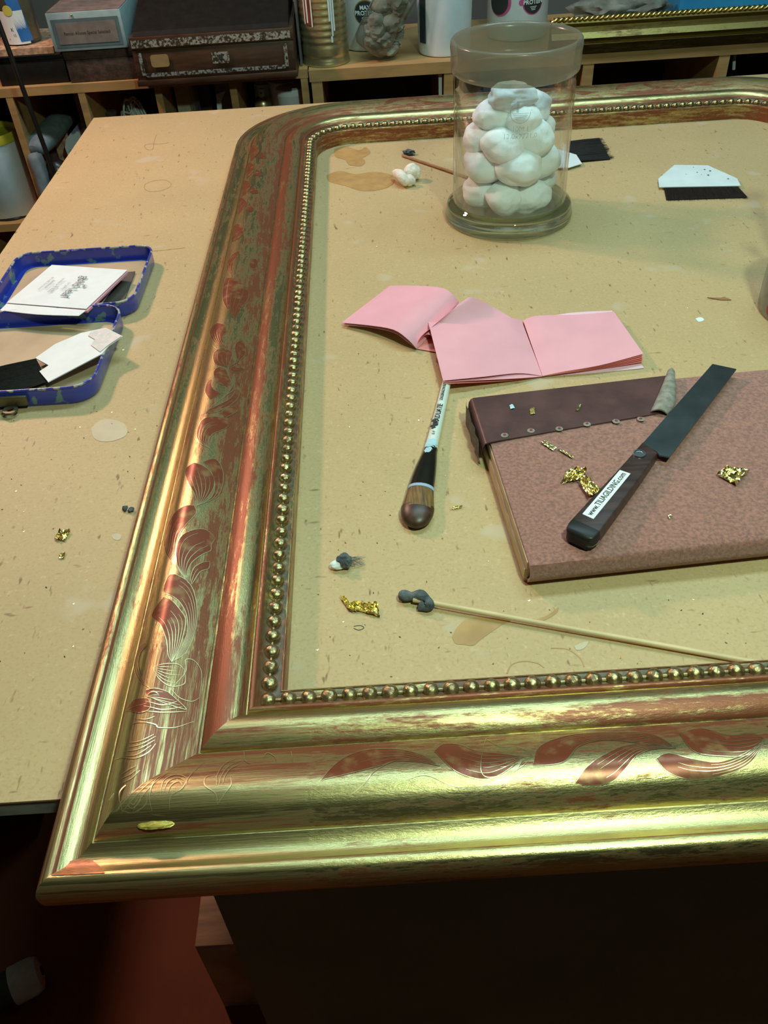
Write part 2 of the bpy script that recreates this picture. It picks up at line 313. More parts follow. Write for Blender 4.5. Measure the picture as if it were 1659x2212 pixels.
mt = dict(
    mdf=mdf_mat(), gold=gold_mat('worn_water_gilding'), gold2=gold_mat('dull_gilding', (0.34, 0.26, 0.09), (0.14, 0.08, 0.03), 0.36),
    edge=M('board_edge', (0.30, 0.31, 0.27), 0.7, var=0.2),
    leafgold=M('loose_gold_leaf', (0.95, 0.80, 0.36), 0.22, 1.0, var=0.08, scale=200),
    brightline=M('engraved_line_gold', (0.66, 0.56, 0.30), 0.36, 1.0),
    bole=M('burnished_bole', (0.22, 0.055, 0.023), 0.36, 0.4, col2=(0.30, 0.16, 0.065), scale=120, ramp=(0.30, 0.50)),
    floor=M('red_painted_floor', (0.19, 0.048, 0.013), 0.6, var=0.15, scale=8, spec=0.2),
    wall=M('painted_wall', (0.16, 0.155, 0.14), 0.8, var=0.05, scale=4), ceil=M('ceiling_paint', (0.75, 0.77, 0.74), 0.9, var=0.03, scale=4),
    cabinet=M('grey_cabinet_paint', (0.15, 0.165, 0.11), 0.6, var=0.1, scale=10),
    darkgreen=M('dark_green_metal', (0.035, 0.045, 0.035), 0.5, var=0.2), greyplastic=M('grey_plastic', (0.55, 0.54, 0.50), 0.5, var=0.1),
    wood=M('bare_timber', (0.42, 0.27, 0.15), 0.6, var=0.25, scale=14, stretch=(1, 8, 1)),
    ply=M('shelf_wood', (0.46, 0.26, 0.10), 0.5, var=0.15, scale=12, stretch=(1, 1, 6)),
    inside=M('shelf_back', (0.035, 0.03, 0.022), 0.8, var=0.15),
    rose=M('dark_rosewood', (0.055, 0.025, 0.013), 0.42, var=0.35, scale=20, stretch=(1, 1, 6)),
    lidblack=M('blackened_wood', (0.012, 0.010, 0.008), 0.6, var=0.2, spec=0.15),
    inlay=M('silver_inlay', (0.40, 0.44, 0.42), 0.35, 0.5, col2=(0.06, 0.045, 0.035), scale=260, ramp=(0.45, 0.55)),
    brass=M('dull_brass', (0.42, 0.30, 0.10), 0.45, 0.6, var=0.2), black=M('black_lacquer', (0.013, 0.012, 0.011), 0.4, var=0.2, spec=0.3),
    leatherette=M('brown_leatherette', (0.065, 0.036, 0.026), 0.7, var=0.4, scale=90, bump=0.3),
    white=M('white_plastic', (0.74, 0.84, 0.93), 0.45, var=0.03), whitegloss=M('white_gloss_lid', (0.82, 0.88, 0.95), 0.25, var=0.02),
    paper=M('white_paper', (0.80, 0.84, 0.85), 0.6, var=0.03), ink=M('black_ink', (0.03, 0.03, 0.03), 0.6, var=0.1), greyink=M('grey_ink', (0.22, 0.23, 0.24), 0.6, var=0.1),
    pink=M('pink_tissue', (0.82, 0.385, 0.455), 0.75, var=0.04, scale=30), pinkedge=M('pink_tissue_edge', (0.88, 0.28, 0.26), 0.75, var=0.05, scale=30), palepink=M('pale_pink_tissue', (0.84, 0.56, 0.66), 0.7, var=0.03),
    card=M('white_card', (0.74, 0.82, 0.83), 0.4, var=0.05, scale=40), hair=M('dark_hair', (0.014, 0.010, 0.008), 0.6, var=0.6, scale=200, stretch=(1, 12, 1), spec=0.25),
    blue=M('blue_enamel', (0.03, 0.05, 0.42), 0.26, col2=(0.14, 0.24, 0.26), scale=48, ramp=(0.40, 0.43), coat=0.4), bluerim=M('chipped_blue_rim', (0.04, 0.055, 0.36), 0.3, col2=(0.45, 0.45, 0.36), scale=130, ramp=(0.44, 0.50)),
    tinlin=M('worn_tin_lining', (0.46, 0.34, 0.20), 0.5, var=0.2, scale=14), darkcard=M('dark_brown_card', (0.075, 0.06, 0.05), 0.6, var=0.15),
    suede=M('red_brown_suede', (0.30, 0.125, 0.095), 0.95, var=0.28, scale=420, bump=0.35, bscale=500, sheen=0.4), suededark=M('suede_edge', (0.24, 0.11, 0.08), 0.95, var=0.3, scale=120, bump=0.3, bscale=500, sheen=0.3),
    leather=M('dark_brown_leather', (0.095, 0.042, 0.040), 0.38, var=0.2, scale=40, bump=0.1), plyedge=M('plywood_edge', (0.56, 0.44, 0.27), 0.6, var=0.2, scale=30, stretch=(2, 2, 30)),
    greysuede=M('grey_suede', (0.27, 0.25, 0.21), 0.9, var=0.25, scale=200), red=M('red_spot', (0.30, 0.04, 0.05), 0.5, var=0.1),
    steel=M('dark_steel_blade', (0.11, 0.125, 0.13), 0.33, 0.85, var=0.2, scale=30), steelbright=M('bright_steel', (0.55, 0.60, 0.62), 0.25, 1.0, var=0.05), handle=M('dark_rosewood_handle', (0.045, 0.022, 0.018), 0.35, var=0.4, scale=30, stretch=(1, 10, 1)),
    brushwhite=M('white_lacquered_wood', (0.72, 0.78, 0.72), 0.3, var=0.03), brushpaint=M('blue_white_paint', (0.45, 0.68, 0.78), 0.5, var=0.15, scale=100), ferrule=M('black_ferrule', (0.02, 0.018, 0.014), 0.22, 0.3, var=0.1),
    bristle=M('brown_bristle', (0.26, 0.15, 0.045), 0.5, col2=(0.09, 0.045, 0.018), scale=90, stretch=(6, 0.6, 1)), bristletip=M('dark_bristle_tip', (0.055, 0.025, 0.012), 0.4, var=0.4, scale=150),
    cotton=M('white_cotton_wool', (0.87, 0.95, 0.98), 0.95, var=0.02, scale=60, bump=0.12, bscale=160, sheen=0.5, sss=0.5), greycotton=M('blackened_cotton', (0.15, 0.17, 0.18), 0.9, col2=(0.03, 0.04, 0.05), scale=120, bump=0.5, bscale=400), offcotton=M('used_cotton', (0.80, 0.72, 0.62), 0.95, var=0.1, scale=200, bump=0.4),
    stick=M('pale_bamboo', (0.66, 0.50, 0.28), 0.5, var=0.12, scale=20), stickdark=M('brown_bamboo', (0.36, 0.19, 0.09), 0.5, var=0.15),
    glass=glassmat('clear_glass'), footglass=glassmat('thick_foot_glass', (0.90, 0.94, 0.88), 0.02, 0.0, solid=0.65), frost=glassmat('frosted_glass', (0.80, 0.80, 0.74), 0.2, 0.42, (0.38, 0.36, 0.28)), etch=glassmat('etched_mark', (0.9, 0.9, 0.9), 0.3, 0.45, (0.45, 0.5, 0.5)),
    dirtyglass=glassmat('cloudy_glass', (0.75, 0.78, 0.74), 0.1, 0.35, (0.5, 0.5, 0.48)), bag=glassmat('clear_plastic', (0.80, 0.83, 0.80), 0.12, 0.12, (0.45, 0.47, 0.44), 1.6),
    clay=M('grey_clay_lumps', (0.30, 0.30, 0.25), 0.9, var=0.3, scale=40, bump=0.5), tin=M('gold_lacquered_tin', (0.62, 0.54, 0.30), 0.34, 0.85, var=0.1), tinred=M('brown_drip', (0.16, 0.06, 0.03), 0.4, var=0.2),
    cork=M('chipboard', (0.50, 0.30, 0.18), 0.8, var=0.4, scale=120), label=M('cigar_box_paper', (0.20, 0.17, 0.15), 0.7, var=0.15, scale=60), labelblue=M('grey_blue_paper', (0.30, 0.40, 0.42), 0.7, var=0.08), labelteal=M('dull_teal_paper', (0.10, 0.15, 0.165), 0.7, var=0.1), boxtop=M('worn_brown_paper', (0.19, 0.14, 0.12), 0.7, var=0.2),
    bluelab=M('blue_label', (0.03, 0.17, 0.50), 0.4, var=0.1), yellow=M('yellow_spot', (0.62, 0.55, 0.10), 0.5, var=0.05), yellowplastic=M('yellow_plastic', (0.58, 0.55, 0.05), 0.35, var=0.05), pinklab=M('pink_label', (0.55, 0.10, 0.27), 0.45, var=0.1), amber=M('amber_contents', (0.42, 0.25, 0.11), 0.4, var=0.3),
    cord=M('white_cord', (0.55, 0.58, 0.57), 0.5, var=0.05), grey=M('grey_blue_cloth', (0.16, 0.20, 0.22), 0.8, var=0.2), cream=M('cream_card', (0.44, 0.38, 0.26), 0.7, var=0.1), pouch=M('printed_pouch', (0.62, 0.68, 0.76), 0.4, col2=(0.16, 0.14, 0.25), scale=22, ramp=(0.38, 0.42)),
    mauve=M('mauve_grey_card', (0.24, 0.22, 0.25), 0.7, var=0.08), brown=M('brown_bottle', (0.06, 0.03, 0.03), 0.3, var=0.2), pole=M('black_pole_paint', (0.016, 0.013, 0.011), 0.4, var=0.1), rag=M('grey_rag', (0.17, 0.17, 0.14), 0.9, var=0.5, scale=30, bump=0.5), tealink=M('dark_teal_label', (0.02, 0.035, 0.04), 0.4, var=0.1), bluebox=M('bright_blue_card', (0.03, 0.30, 0.62), 0.5, var=0.1, scale=20),
    stain=M('glue_stain', (0.45, 0.265, 0.095), 0.55, var=0.12, scale=60), pencil=M('pencil_mark', (0.33, 0.24, 0.15), 0.6, var=0.1), chalk=M('white_smear', (0.56, 0.46, 0.31), 0.55, var=0.06, scale=60),
)

def attrs(me, along, bole, dirt):
    n = len(me.vertices)
    for nm, ty in (('along', 'FLOAT_VECTOR'), ('bole', 'FLOAT'), ('dirt', 'FLOAT')): me.attributes.new(nm, ty, 'POINT')
    me.attributes['along'].data.foreach_set('vector', [x for i in range(n) for x in along(i)])
    me.attributes['bole'].data.foreach_set('value', [bole(i) for i in range(n)])
    me.attributes['dirt'].data.foreach_set('value', [dirt(i) for i in range(n)])

# ------------------------------------------------------------------ room
X0, X1, Y0, Y1, ZC = -1.7, 2.3, -1.7, 2.35, 1.65
struct('floor', boxb(X0-.05, X1+.05, Y0-.05, Y1+.05, FLOOR-.05, FLOOR), mt['floor'])
struct('ceiling', boxb(X0-.05, X1+.05, Y0-.05, Y1+.05, ZC, ZC+.05), mt['ceil'])
struct('wall_back', boxb(X0-.05, X1+.05, Y1, Y1+.05, FLOOR, ZC), mt['wall'])
struct('wall_front', boxb(X0-.05, X1+.05, Y0-.05, Y0, FLOOR, ZC), mt['wall'])
struct('wall_left', boxb(X0-.05, X0, Y0, Y1, FLOOR, ZC), mt['wall'])
struct('wall_right', boxb(X1, X1+.05, Y0, Y1, FLOOR, ZC), mt['wall'])

# ------------------------------------------------------------------ bench board and what carries it
BX0, BX1, BY0, BY1, BT = -0.442, 1.45, 0.250, 1.492, 0.0148
bd = thing('bench_board', (0.5, 0.87, -BT), 'large tan fibreboard bench top, stained and flecked, under the gilt frame', 'bench top')
obj('board_top', boxb(BX0, BX1, BY0, BY1, -0.0015, 0.0), mt['mdf'], bd)
obj('board_edge', boxb(BX0+.0006, BX1, BY0+.0006, BY1-.0006, -BT, -0.0015), mt['edge'], bd, label='edge of the board, its shade put into the grey')  # fibreboard edge lies in shade; that shade is put into its grey
def blot(pts, name, mat, z=0.00025):
    P = cr([Vector((*p, 0)) for p in pts+[pts[0]]], 48)[:-1]
    return obj(name, poly([T(p.x, p.y, z) for p in P]), mat, bd, smooth=0)
blot([(722, 322), (745, 316), (775, 324), (790, 318), (800, 330), (780, 342), (755, 346), (724, 338)], 'glue_stain', mt['stain'])
blot([(705, 378), (735, 369), (768, 376), (810, 371), (850, 380), (846, 400), (815, 411), (780, 412), (748, 402), (712, 392)], 'glue_stain', mt['stain'])
blot([(746, 344), (770, 337), (788, 346), (781, 358), (755, 356)], 'glue_stain', mt['stain'], .00032)
blot([(976, 1376), (990, 1352), (1020, 1334), (1100, 1338), (1080, 1352), (1040, 1380), (1022, 1394), (1000, 1392), (984, 1390)], 'glue_stain', mt['stain'])
blot([(1150, 1340), (1180, 1330), (1206, 1312), (1200, 1326), (1170, 1342)], 'glue_stain', mt['stain'])
blot([(196, 925), (225, 905), (268, 915), (272, 940), (235, 954), (205, 948)], 'white_smear', mt['chalk'])
blot([(1502, 688), (1514, 685), (1521, 691), (1510, 695)], 'white_smear', mt['paper'])
blot([(1240, 1395), (1270, 1385), (1262, 1400), (1246, 1404)], 'white_smear', mt['chalk'])
blot([(240, 1156), (252, 1152), (262, 1156), (258, 1166), (246, 1165)], 'white_smear', mt['chalk'])
def stroke(pts, name, mat, wd=0.0008, n=24, z=0.0002):
    P = [T(p.x, p.y, z) for p in cr([Vector((*p, 0)) for p in pts], n)]; A, B = [], []
    for i, p in enumerate(P):
        t = (P[min(i+1, n)]-P[max(i-1, 0)]).normalized(); s = Vector((-t.y, t.x, 0))*wd/2
        A.append(p+s); B.append(p-s)
    return obj(name, grid([A, B]), mat, bd, smooth=0)
stroke([(338, 290), (333, 305), (330, 322), (318, 323), (312, 315), (322, 311), (345, 311), (366, 308)], 'pencil_mark', mt['pencil'])
stroke([(370, 397), (366, 404), (350, 411), (325, 414), (312, 407), (315, 397), (335, 390), (358, 389), (370, 397)], 'pencil_mark', mt['pencil'], 0.0007)
stroke([(320, 543), (355, 540), (400, 535)], 'pencil_mark', mt['stain'], 0.0012)
stroke([(764, 1357), (775, 1361), (786, 1356), (778, 1351), (764, 1353)], 'pencil_mark', mt['ink'], 0.0005)
stroke([(1095, 1455), (1105, 1436), (1130, 1428), (1160, 1432), (1175, 1442)], 'pencil_mark', mt['stain'], 0.0008)
stroke([(1190, 1400), (1225, 1402), (1252, 1420), (1262, 1440)], 'pencil_mark', mt['stain'], 0.0008)
fl = []
for _ in range(260):
    p = T(rnd.uniform(0, 1650), rnd.uniform(900, 1470) if rnd.random() < .75 else rnd.uniform(450, 900), 0.0002)
    if -0.42 < p.x < 0.6 and p.y > .27:
        s = rnd.uniform(.0003, .0008); a = rnd.uniform(0, PI)
        fl.append(poly([p+Vector((s*k*math.cos(a+q), s*k*math.sin(a+q), .0003*(k > 1))) for q, k in ((0, 1.4), (1.6, .8), (3.0, 1.2), (4.6, .7))]))
tag(obj('gold_flecks', join(*fl), mt['leafgold'], smooth=0), 'tiny crumbs of gold leaf strewn over the tan bench board', 'gold flecks', kind='stuff')

cx0 = T(470, 1952, -.03).x
cab = thing('plan_chest', (0.5, 0.6, FLOOR), 'dark grey painted cabinet carrying the bench board, mostly in shadow', 'cabinet')
obj('carcass', boxb(-0.1265, 1.40, 0.245, 1.40, FLOOR+.0, -BT-.062), mt['cabinet'], cab)
obj('top_panel', boxb(-0.1285, 1.40, 0.240, 1.40, -BT-.058, -BT), mt['cabinet'], cab)
blk = thing('timber_block', T(450, 2150, FLOOR), 'pale rough timber block on the red floor beside the dark cabinet', 'block')
obj('block_body', boxb(-0.252, -0.130, 0.40, 0.52, FLOOR, -0.585, 0.002), mt['wood'], blk)
# the trestle stool under the left end of the board
st = thing('trestle_stand', (-0.60, 0.55, FLOOR), 'dark green metal trestle with grey plastic foot, under the board at left', 'trestle')
obj('upright', boxb(-0.640, -0.600, 0.60, 0.64, FLOOR+.05, -BT), mt['darkgreen'], st)
obj('upright', boxb(-0.760, -0.720, 0.60, 0.64, FLOOR+.05, -BT), mt['darkgreen'], st)
obj('shelf_panel', boxb(-0.80, -0.560, 0.655, 1.20, FLOOR+.02, -BT-.05), mt['inside'], st)
for z in (-.20, -.36, -.52): obj('rail', boxb(-0.80, -0.575, 0.635, 0.66, z-.012, z+.012), mt['darkgreen'], st)
fa, fb = T(-60, 2175, FLOOR+.035), T(52, 2118, FLOOR+.035)
ft = obj('foot_bar', tube([fa, fb], 0.022, 14), mt['darkgreen'], st)
d_ = (fb-fa).normalized()
obj('foot_cap', tube([fb-d_*.014, fb+d_*.012, fb+d_*.020, fb+d_*.023], [.0245, .0245, .021, .012], 18), mt['greyplastic'], ft, label='grey plastic foot cap')
obj('cap_hole', tube([fb+d_*.0225+Vector((0, 0, .002)), fb+d_*.0245+Vector((0, 0, .002))], .006, 10), mt['ink'], ft)

# ------------------------------------------------------------------ the gilt mirror frame
SX0, SX1, SY0, SY1, RC = -0.0662, 0.588, 0.2995, 1.283, 0.052
def seg(ps, bole, dirt, n):
    return (ps, bole, dirt, n)
PROF = [  # (outward offset from the sight edge, height), how rubbed, how dirty, samples
    seg([(0.001, 0.0), (0.0, 0.0185)], .30, .15, 3),
    seg([(0.0, 0.0188), (0.0005, 0.0204), (0.0016, 0.0208)], .30, .0, 3),
    seg([(0.0019, 0.0200), (0.006, 0.0203), (0.0125, 0.0226), (0.0146, 0.0255)], .30, .38, 6),
    seg([(0.0148, 0.0262), (0.0162, 0.0276), (0.0178, 0.0276), (0.0188, 0.0262)], .42, .0, 6),
    seg([(0.0190, 0.0250), (0.0196, 0.0250)], .05, .15, 1),
    seg([(0.0198, 0.0258), (0.0235, 0.0300), (0.030, 0.0322), (0.037, 0.0308), (0.0420, 0.0272)], .25, -.05, 12),
    seg([(0.0424, 0.0258), (0.0434, 0.0258)], .1, .32, 1),
    seg([(0.0437, 0.0270), (0.050, 0.0305), (0.058, 0.0345), (0.066, 0.0376), (0.073, 0.0384), (0.080, 0.0360), (0.0855, 0.0312), (0.0890, 0.0270)], .2, -.02, 22),
    seg([(0.0894, 0.0256), (0.0902, 0.0256)], .0, .25, 1),
    seg([(0.0906, 0.0264), (0.0925, 0.0252), (0.0955, 0.0238), (0.099, 0.0236), (0.102, 0.0246), (0.1045, 0.0264)], .02, -.04, 10),
    seg([(0.1048, 0.0266), (0.1062, 0.0279), (0.1090, 0.0281), (0.1115, 0.0265), (0.1132, 0.0230), (0.1137, 0.0180), (0.1128, 0.0100), (0.1095, 0.0035), (0.1060, 0.0)], .22, .02, 16),
]
prof = []                                        # (o, z, bole, dirt)
for si, (ps, bo, di, n) in enumerate(PROF):
    c = cr([Vector((o, z, 0)) for o, z in ps], n) if n > 1 else [Vector((o, z, 0)) for o, z in ps]
    for i, p in enumerate(c):
        b = bo
        if si == 7: b = bo+.16*max(0, 1-i/9.0)-(.12 if 11 < i < 18 else 0)      # upper half of the belly rubbed red, crest gold
        if si == 5: b = bo+(.12 if i > 6 else -.10)
        if si == 10: b = .40 if i < 2 else (.05 if i < 6 else .2)
        prof.append((p.x, p.y, b, di))
path = []                                        # (position, outward scaled normal, distance along, rail)
def straight(a, b, na, nb, nn, n, rail):
    for i in range(n+1):
        t = i/n; p = Vector(a).lerp(Vector(b), t)
        q = Vector(na) if i == 0 else (Vector(nb) if i == n else Vector(nn)); path.append([p, q, 0, rail])
straight((SX0, SY0), (SX1, SY0), (-1, -1), (1, -1), (0, -1), 40, 0)
straight((SX1, SY0), (SX1, SY1-RC), (1, -1), (1, 0), (1, 0), 6, 1); path.pop()
for k in range(17):
    a = PI/2*k/16; path.append([Vector((SX1-RC+RC*math.cos(a), SY1-RC+RC*math.sin(a))), Vector((math.cos(a), math.sin(a))), 0, 2])
for k in range(1, 30): path.append([Vector((SX1-RC+(SX0+RC-SX1+RC)*k/30, SY1)), Vector((0, 1)), 0, 2])
for k in range(17):
    a = PI/2+PI/2*k/16; path.append([Vector((SX0+RC+RC*math.cos(a), SY1-RC+RC*math.sin(a))), Vector((math.cos(a), math.sin(a))), 0, 3])
straight((SX0, SY1-RC), (SX0, SY0), (-1, 0), (-1, -1), (-1, 0), 50, 3); path.pop(-51)
mir = thing('gilt_mirror_frame', (0.26, 0.79, 0.0), 'large worn gilt picture frame with engraved leaf scrolls lying on the bench', 'picture frame')
def sweep_gold(name, path, prof, mat, parent, closed=False):
    d = 0
    for i, p in enumerate(path):
        if i: d += (p[0]-path[i-1][0]).length
        p[2] = d
    V, F, al, bo, di = [], [], [], [], []; n = len(prof); acc = [0]
    for i in range(1, n): acc.append(acc[-1]+math.hypot(prof[i][0]-prof[i-1][0], prof[i][1]-prof[i-1][1]))
    for p in path:
        for j, (o, z, b, dd) in enumerate(prof):
            V.append(Vector((p[0].x+p[1].x*o, p[0].y+p[1].y*o, z)))
            bb = b
            if p[3] == 3:  # left rail: redder by wear, and by warm lamp reflections put into the colour
                if o > .104 and z > .006: bb = b+.16
                elif o > .0906: bb = b+.10  # hollow reddened to dull the warm lamp's highlight there
                elif o > .0436: bb = b+.04
                elif o > .020: bb = b+.07
            if p[3] == 0 and .0195 < o < .0425: bb = b + (.16*min(1, max(0, (p[0].x+.03)/.2))-.14)
            al.append((p[2], acc[j], 0)); bo.append(bb); di.append(dd)
    for i in range(len(path)-1):
        for j in range(n-1): F.append([i*n+j, i*n+j+1, (i+1)*n+j+1, (i+1)*n+j])
    for i in range(len(path)-1): F.append([i*n+n-1, i*n, (i+1)*n, (i+1)*n+n-1])
    o = obj(name, (V, F), mat, parent, smooth=38); me = o.data
    attrs(me, lambda i: al[i], lambda i: bo[i], lambda i: di[i])
    return o
mould = sweep_gold('moulding', path, prof, mt['gold'], mir)

# beads along the sight edge
def bead_sites():
    out = []; sp = 0.0117; ob = 0.0083
    def line(a, b):
        a, b = Vector(a), Vector(b); L = (b-a).length; n = int(round(L/sp))
        return [(a.lerp(b, i/n), (b-a).normalized()) for i in range(n)]
    bl, tl = (SX0-ob, SY0-ob), (SX0-ob, SY1-RC)
    s = line(bl, (SX1, SY0-ob))
    l = line(bl, tl)[1:]
    R = RC+ob; na = int(round(R*PI/2/sp)); arc = []
    for k in range(na):
        a = PI-PI/2*k/na; arc.append((Vector((SX0+RC+R*math.cos(a), SY1-RC+R*math.sin(a))), Vector((math.sin(a), -math.cos(a)))))
    t = line((SX0+RC, SY1+ob), (SX1-RC, SY1+ob))
    arc2 = []
    for k in range(na+1):
        a = PI/2-PI/2*k/na; arc2.append((Vector((SX1-RC+R*math.cos(a), SY1-RC+R*math.sin(a))), Vector((math.sin(a), -math.cos(a)))))
    return s, l, arc+t+arc2
fs, ls, ts = bead_sites()
def bead_vf():
    V, F = ico((0, 0, 0), 0.0044, 2, 0.07, 2.0, (1.0, 0.98, 0.85)); return V, F
bead_m = gold_mat('bead_gilding', (0.44, 0.36, 0.18), (0.14, 0.07, 0.04), 0.22)
bme = None
strip = []
near = sorted(fs[:30]+ls, key=lambda s: s[0].y)
ind = near[:100]; rest = near[100:]+fs[30:]+ts
bz = 0.0222
bd_proto = None
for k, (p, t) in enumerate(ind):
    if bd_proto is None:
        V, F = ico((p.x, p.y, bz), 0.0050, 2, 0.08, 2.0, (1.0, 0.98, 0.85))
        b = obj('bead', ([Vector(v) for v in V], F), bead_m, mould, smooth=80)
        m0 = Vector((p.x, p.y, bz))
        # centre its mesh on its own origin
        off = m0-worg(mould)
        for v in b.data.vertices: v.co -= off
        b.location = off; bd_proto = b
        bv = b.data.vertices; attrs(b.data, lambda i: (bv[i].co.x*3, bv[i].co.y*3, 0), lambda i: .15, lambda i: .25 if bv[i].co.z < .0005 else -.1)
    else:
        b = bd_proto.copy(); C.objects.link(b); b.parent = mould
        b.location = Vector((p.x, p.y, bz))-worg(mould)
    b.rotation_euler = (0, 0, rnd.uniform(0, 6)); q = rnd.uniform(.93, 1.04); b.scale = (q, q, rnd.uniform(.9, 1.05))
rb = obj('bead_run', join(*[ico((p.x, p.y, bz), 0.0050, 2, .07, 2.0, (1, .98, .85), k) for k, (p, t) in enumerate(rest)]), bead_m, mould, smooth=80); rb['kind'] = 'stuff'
lk = []
for p, t in fs[:45]+ls+ts:
    q = Vector((p.x, p.y, bz-.0004)) + Vector((t.x, t.y, 0))*0.0117*.5; u = Vector((t.x, t.y, 0))
    lk.append(tube([q-u*.0020, q+u*.0020], .0010, 6))
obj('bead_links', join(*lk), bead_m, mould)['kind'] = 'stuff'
for o in (rb, bpy.data.objects['bead_links']):
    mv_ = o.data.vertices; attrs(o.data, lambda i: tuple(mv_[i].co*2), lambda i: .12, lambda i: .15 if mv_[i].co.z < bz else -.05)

# engraved scrolls on the belly of the moulding: leaf patches rubbed to red, with bright cut lines
BP = [(o, z) for o, z, _, _ in prof if 0.0436 < o < 0.0891]
def hz(o):
    o = min(max(o, BP[0][0]), BP[-1][0])
    for i in range(len(BP)-1):
        if BP[i][0] <= o <= BP[i+1][0]:
            return BP[i][1]+(BP[i+1][1]-BP[i][1])*(o-BP[i][0])/(BP[i+1][0]-BP[i][0])
    return BP[-1][1]
def nrm(o):
    e = .0008; return Vector((-(hz(o+e)-hz(o-e))/(2*e), 1)).normalized()   # (outward, up)
def on_rail(rail, s, o, lift):
    n = nrm(o); oo = o+n.x*lift; z = hz(o)+n.y*lift
    if rail == 'left': return Vector((SX0-oo, SY0-oo*0+s, z))
    if rail == 'top': return Vector((SX0+s, SY1+oo, z))
    return Vector((SX0+s, SY0-oo, z))
leaves, lines = [], []
def ribbon(rail, pts, wd=0.00055, lift=0.00032, taper=True):
    P = cr([Vector((s, o, 0)) for s, o in pts], max(10, 5*len(pts))); A, B = [], []; n = len(P)
    for i, p in enumerate(P):
        t = (P[min(i+1, n-1)]-P[max(i-1, 0)]); t = t.normalized() if t.length > 1e-9 else Vector((1, 0, 0))
        k = wd/2*(min(1, .35+1.6*min(i, n-1-i)/n) if taper else 1); s = Vector((-t.y, t.x, 0))*k
        A.append(on_rail(rail, (p+s).x, (p+s).y, lift)); B.append(on_rail(rail, (p-s).x, (p-s).y, lift))
    lines.append(grid([A, B]))
def leaf(rail, base, spine, wmax, lobes=3, side=1, nl=4, fill=True):
    # base and spine in (distance along rail, offset across it)
    P = cr([Vector((s, o, 0)) for s, o in [base]+spine], 30); A, B = [], []; n = len(P)
    for i, p in enumerate(P):
        t = i/(n-1); d = (P[min(i+1, n-1)]-P[max(i-1, 0)]).normalized(); q = Vector((-d.y, d.x, 0))
        wv = wmax*(math.sin(PI*min(1, t**.75*.98+.01)))**.8
        lob = 1+.22*math.sin(lobes*2*PI*t)*(t > .25)
        A.append(p+q*wv*lob*(1 if side > 0 else .45)); B.append(p-q*wv*(.45 if side > 0 else lob))
    rows = []
    for j in range(7):
        rows.append([on_rail(rail, *(A[i].lerp(B[i], j/6)).xy, .00016) for i in range(n)])
    if fill: leaves.append(grid(rows))
    ribbon(rail, [tuple(v.xy) for v in A[::2]]); ribbon(rail, [tuple(v.xy) for v in B[::2]])
    for k in range(nl):
        f = (k+1)/(nl+1); e = int(n*(.55+.3*abs(math.sin(k*2.1+base[0]*90))))
        ribbon(rail, [tuple(A[i].lerp(B[i], f).xy) for i in range(1, e, 3)], .0004)
ZV = dict(A=(200, 1000, 3.19), B=(300, 500, 3.95), D=(40, 1400, 2.514), E=(600, 1400, 3.13), F=(1100, 1380, 2.968))
def RS(px, py, rail):                            # where a point of the belly lies along (s) and across (o) its rail
    z = .036
    for _ in range(4):
        p = T(px, py, z); s, o = (p.y-SY0, SX0-p.x) if rail == 'left' else (p.x-SX0, SY0-p.y)
        o = min(max(o, .0446), .0882); z = hz(o)
    return s, o
def pl(z, pts, rail):
    x0, y0, k = ZV[z]; return [RS(x0+x/k, y0+y/k, rail) for x, y in pts]
def leafp(rail, z, base, A, B, nl=4, fill=True, tips=None):
    a = cr([Vector((*q, 0)) for q in pl(z, [base]+A, rail)], 36); b = cr([Vector((*q, 0)) for q in pl(z, [base]+B, rail)], 36); n = 37
    def cl_(v): return Vector((v.x, min(max(v.y, .0440), .0887), 0))
    a = [cl_(v) for v in a]; b = [cl_(v) for v in b]
    if fill: leaves.append(grid([[on_rail(rail, *(a[i].lerp(b[i], j/8)).xy, .00016) for i in range(n)] for j in range(9)]))
    ribbon(rail, [tuple(v.xy) for v in a[::2]], .00048); ribbon(rail, [tuple(v.xy) for v in b[::2]], .00048)
    for k in range(nl):
        f = (k+1)/(nl+1); e = int(n*(.50+.28*abs(math.sin(k*2.1+base[0]))))
        ribbon(rail, [tuple(a[i].lerp(b[i], f).xy) for i in range(1, e, 3)], .00036)
def strokep(rail, z, pts, wd=.00065): ribbon(rail, pl(z, pts, rail), wd)
SCROLLS = {}
leafp('left', 'A', (545, 1375), [(520, 1320), (508, 1220), (470, 1120), (410, 1050), (490, 925)], [(590, 1290), (625, 1180), (640, 1080), (600, 1010), (545, 950), (490, 925)], 5)
leafp('left', 'A', (560, 1365), [(615, 1270), (655, 1150), (640, 1030), (580, 940), (500, 900), (492, 870)], [(645, 1300), (710, 1130), (716, 980), (680, 850), (600, 782), (525, 778), (492, 870)], 4)
leafp('left', 'A', (660, 830), [(600, 750), (510, 630), (495, 520), (530, 400), (620, 305), (700, 295)], [(585, 700), (572, 600), (595, 500), (650, 420), (712, 350), (700, 295)], 5)
leafp('left', 'A', (645, 795), [(592, 720), (576, 620), (602, 520), (690, 464), (780, 462), (845, 520)], [(655, 740), (690, 680), (760, 630), (812, 605), (818, 565), (845, 520)], 4)
leafp('left', 'A', (682, 840), [(675, 790), (700, 722), (760, 686), (806, 680)], [(700, 810), (740, 752), (800, 726), (806, 680)], 1)
leafp('left', 'A', (720, 300), [(705, 220), (660, 140), (640, 50), (700, 0)], [(780, 250), (830, 180), (836, 110), (790, 40), (700, 0)], 5)
leafp('left', 'A', (725, 295), [(815, 240), (842, 150), (815, 60), (760, -5)], [(850, 240), (895, 150), (895, 50), (845, -25), (760, -5)], 1)
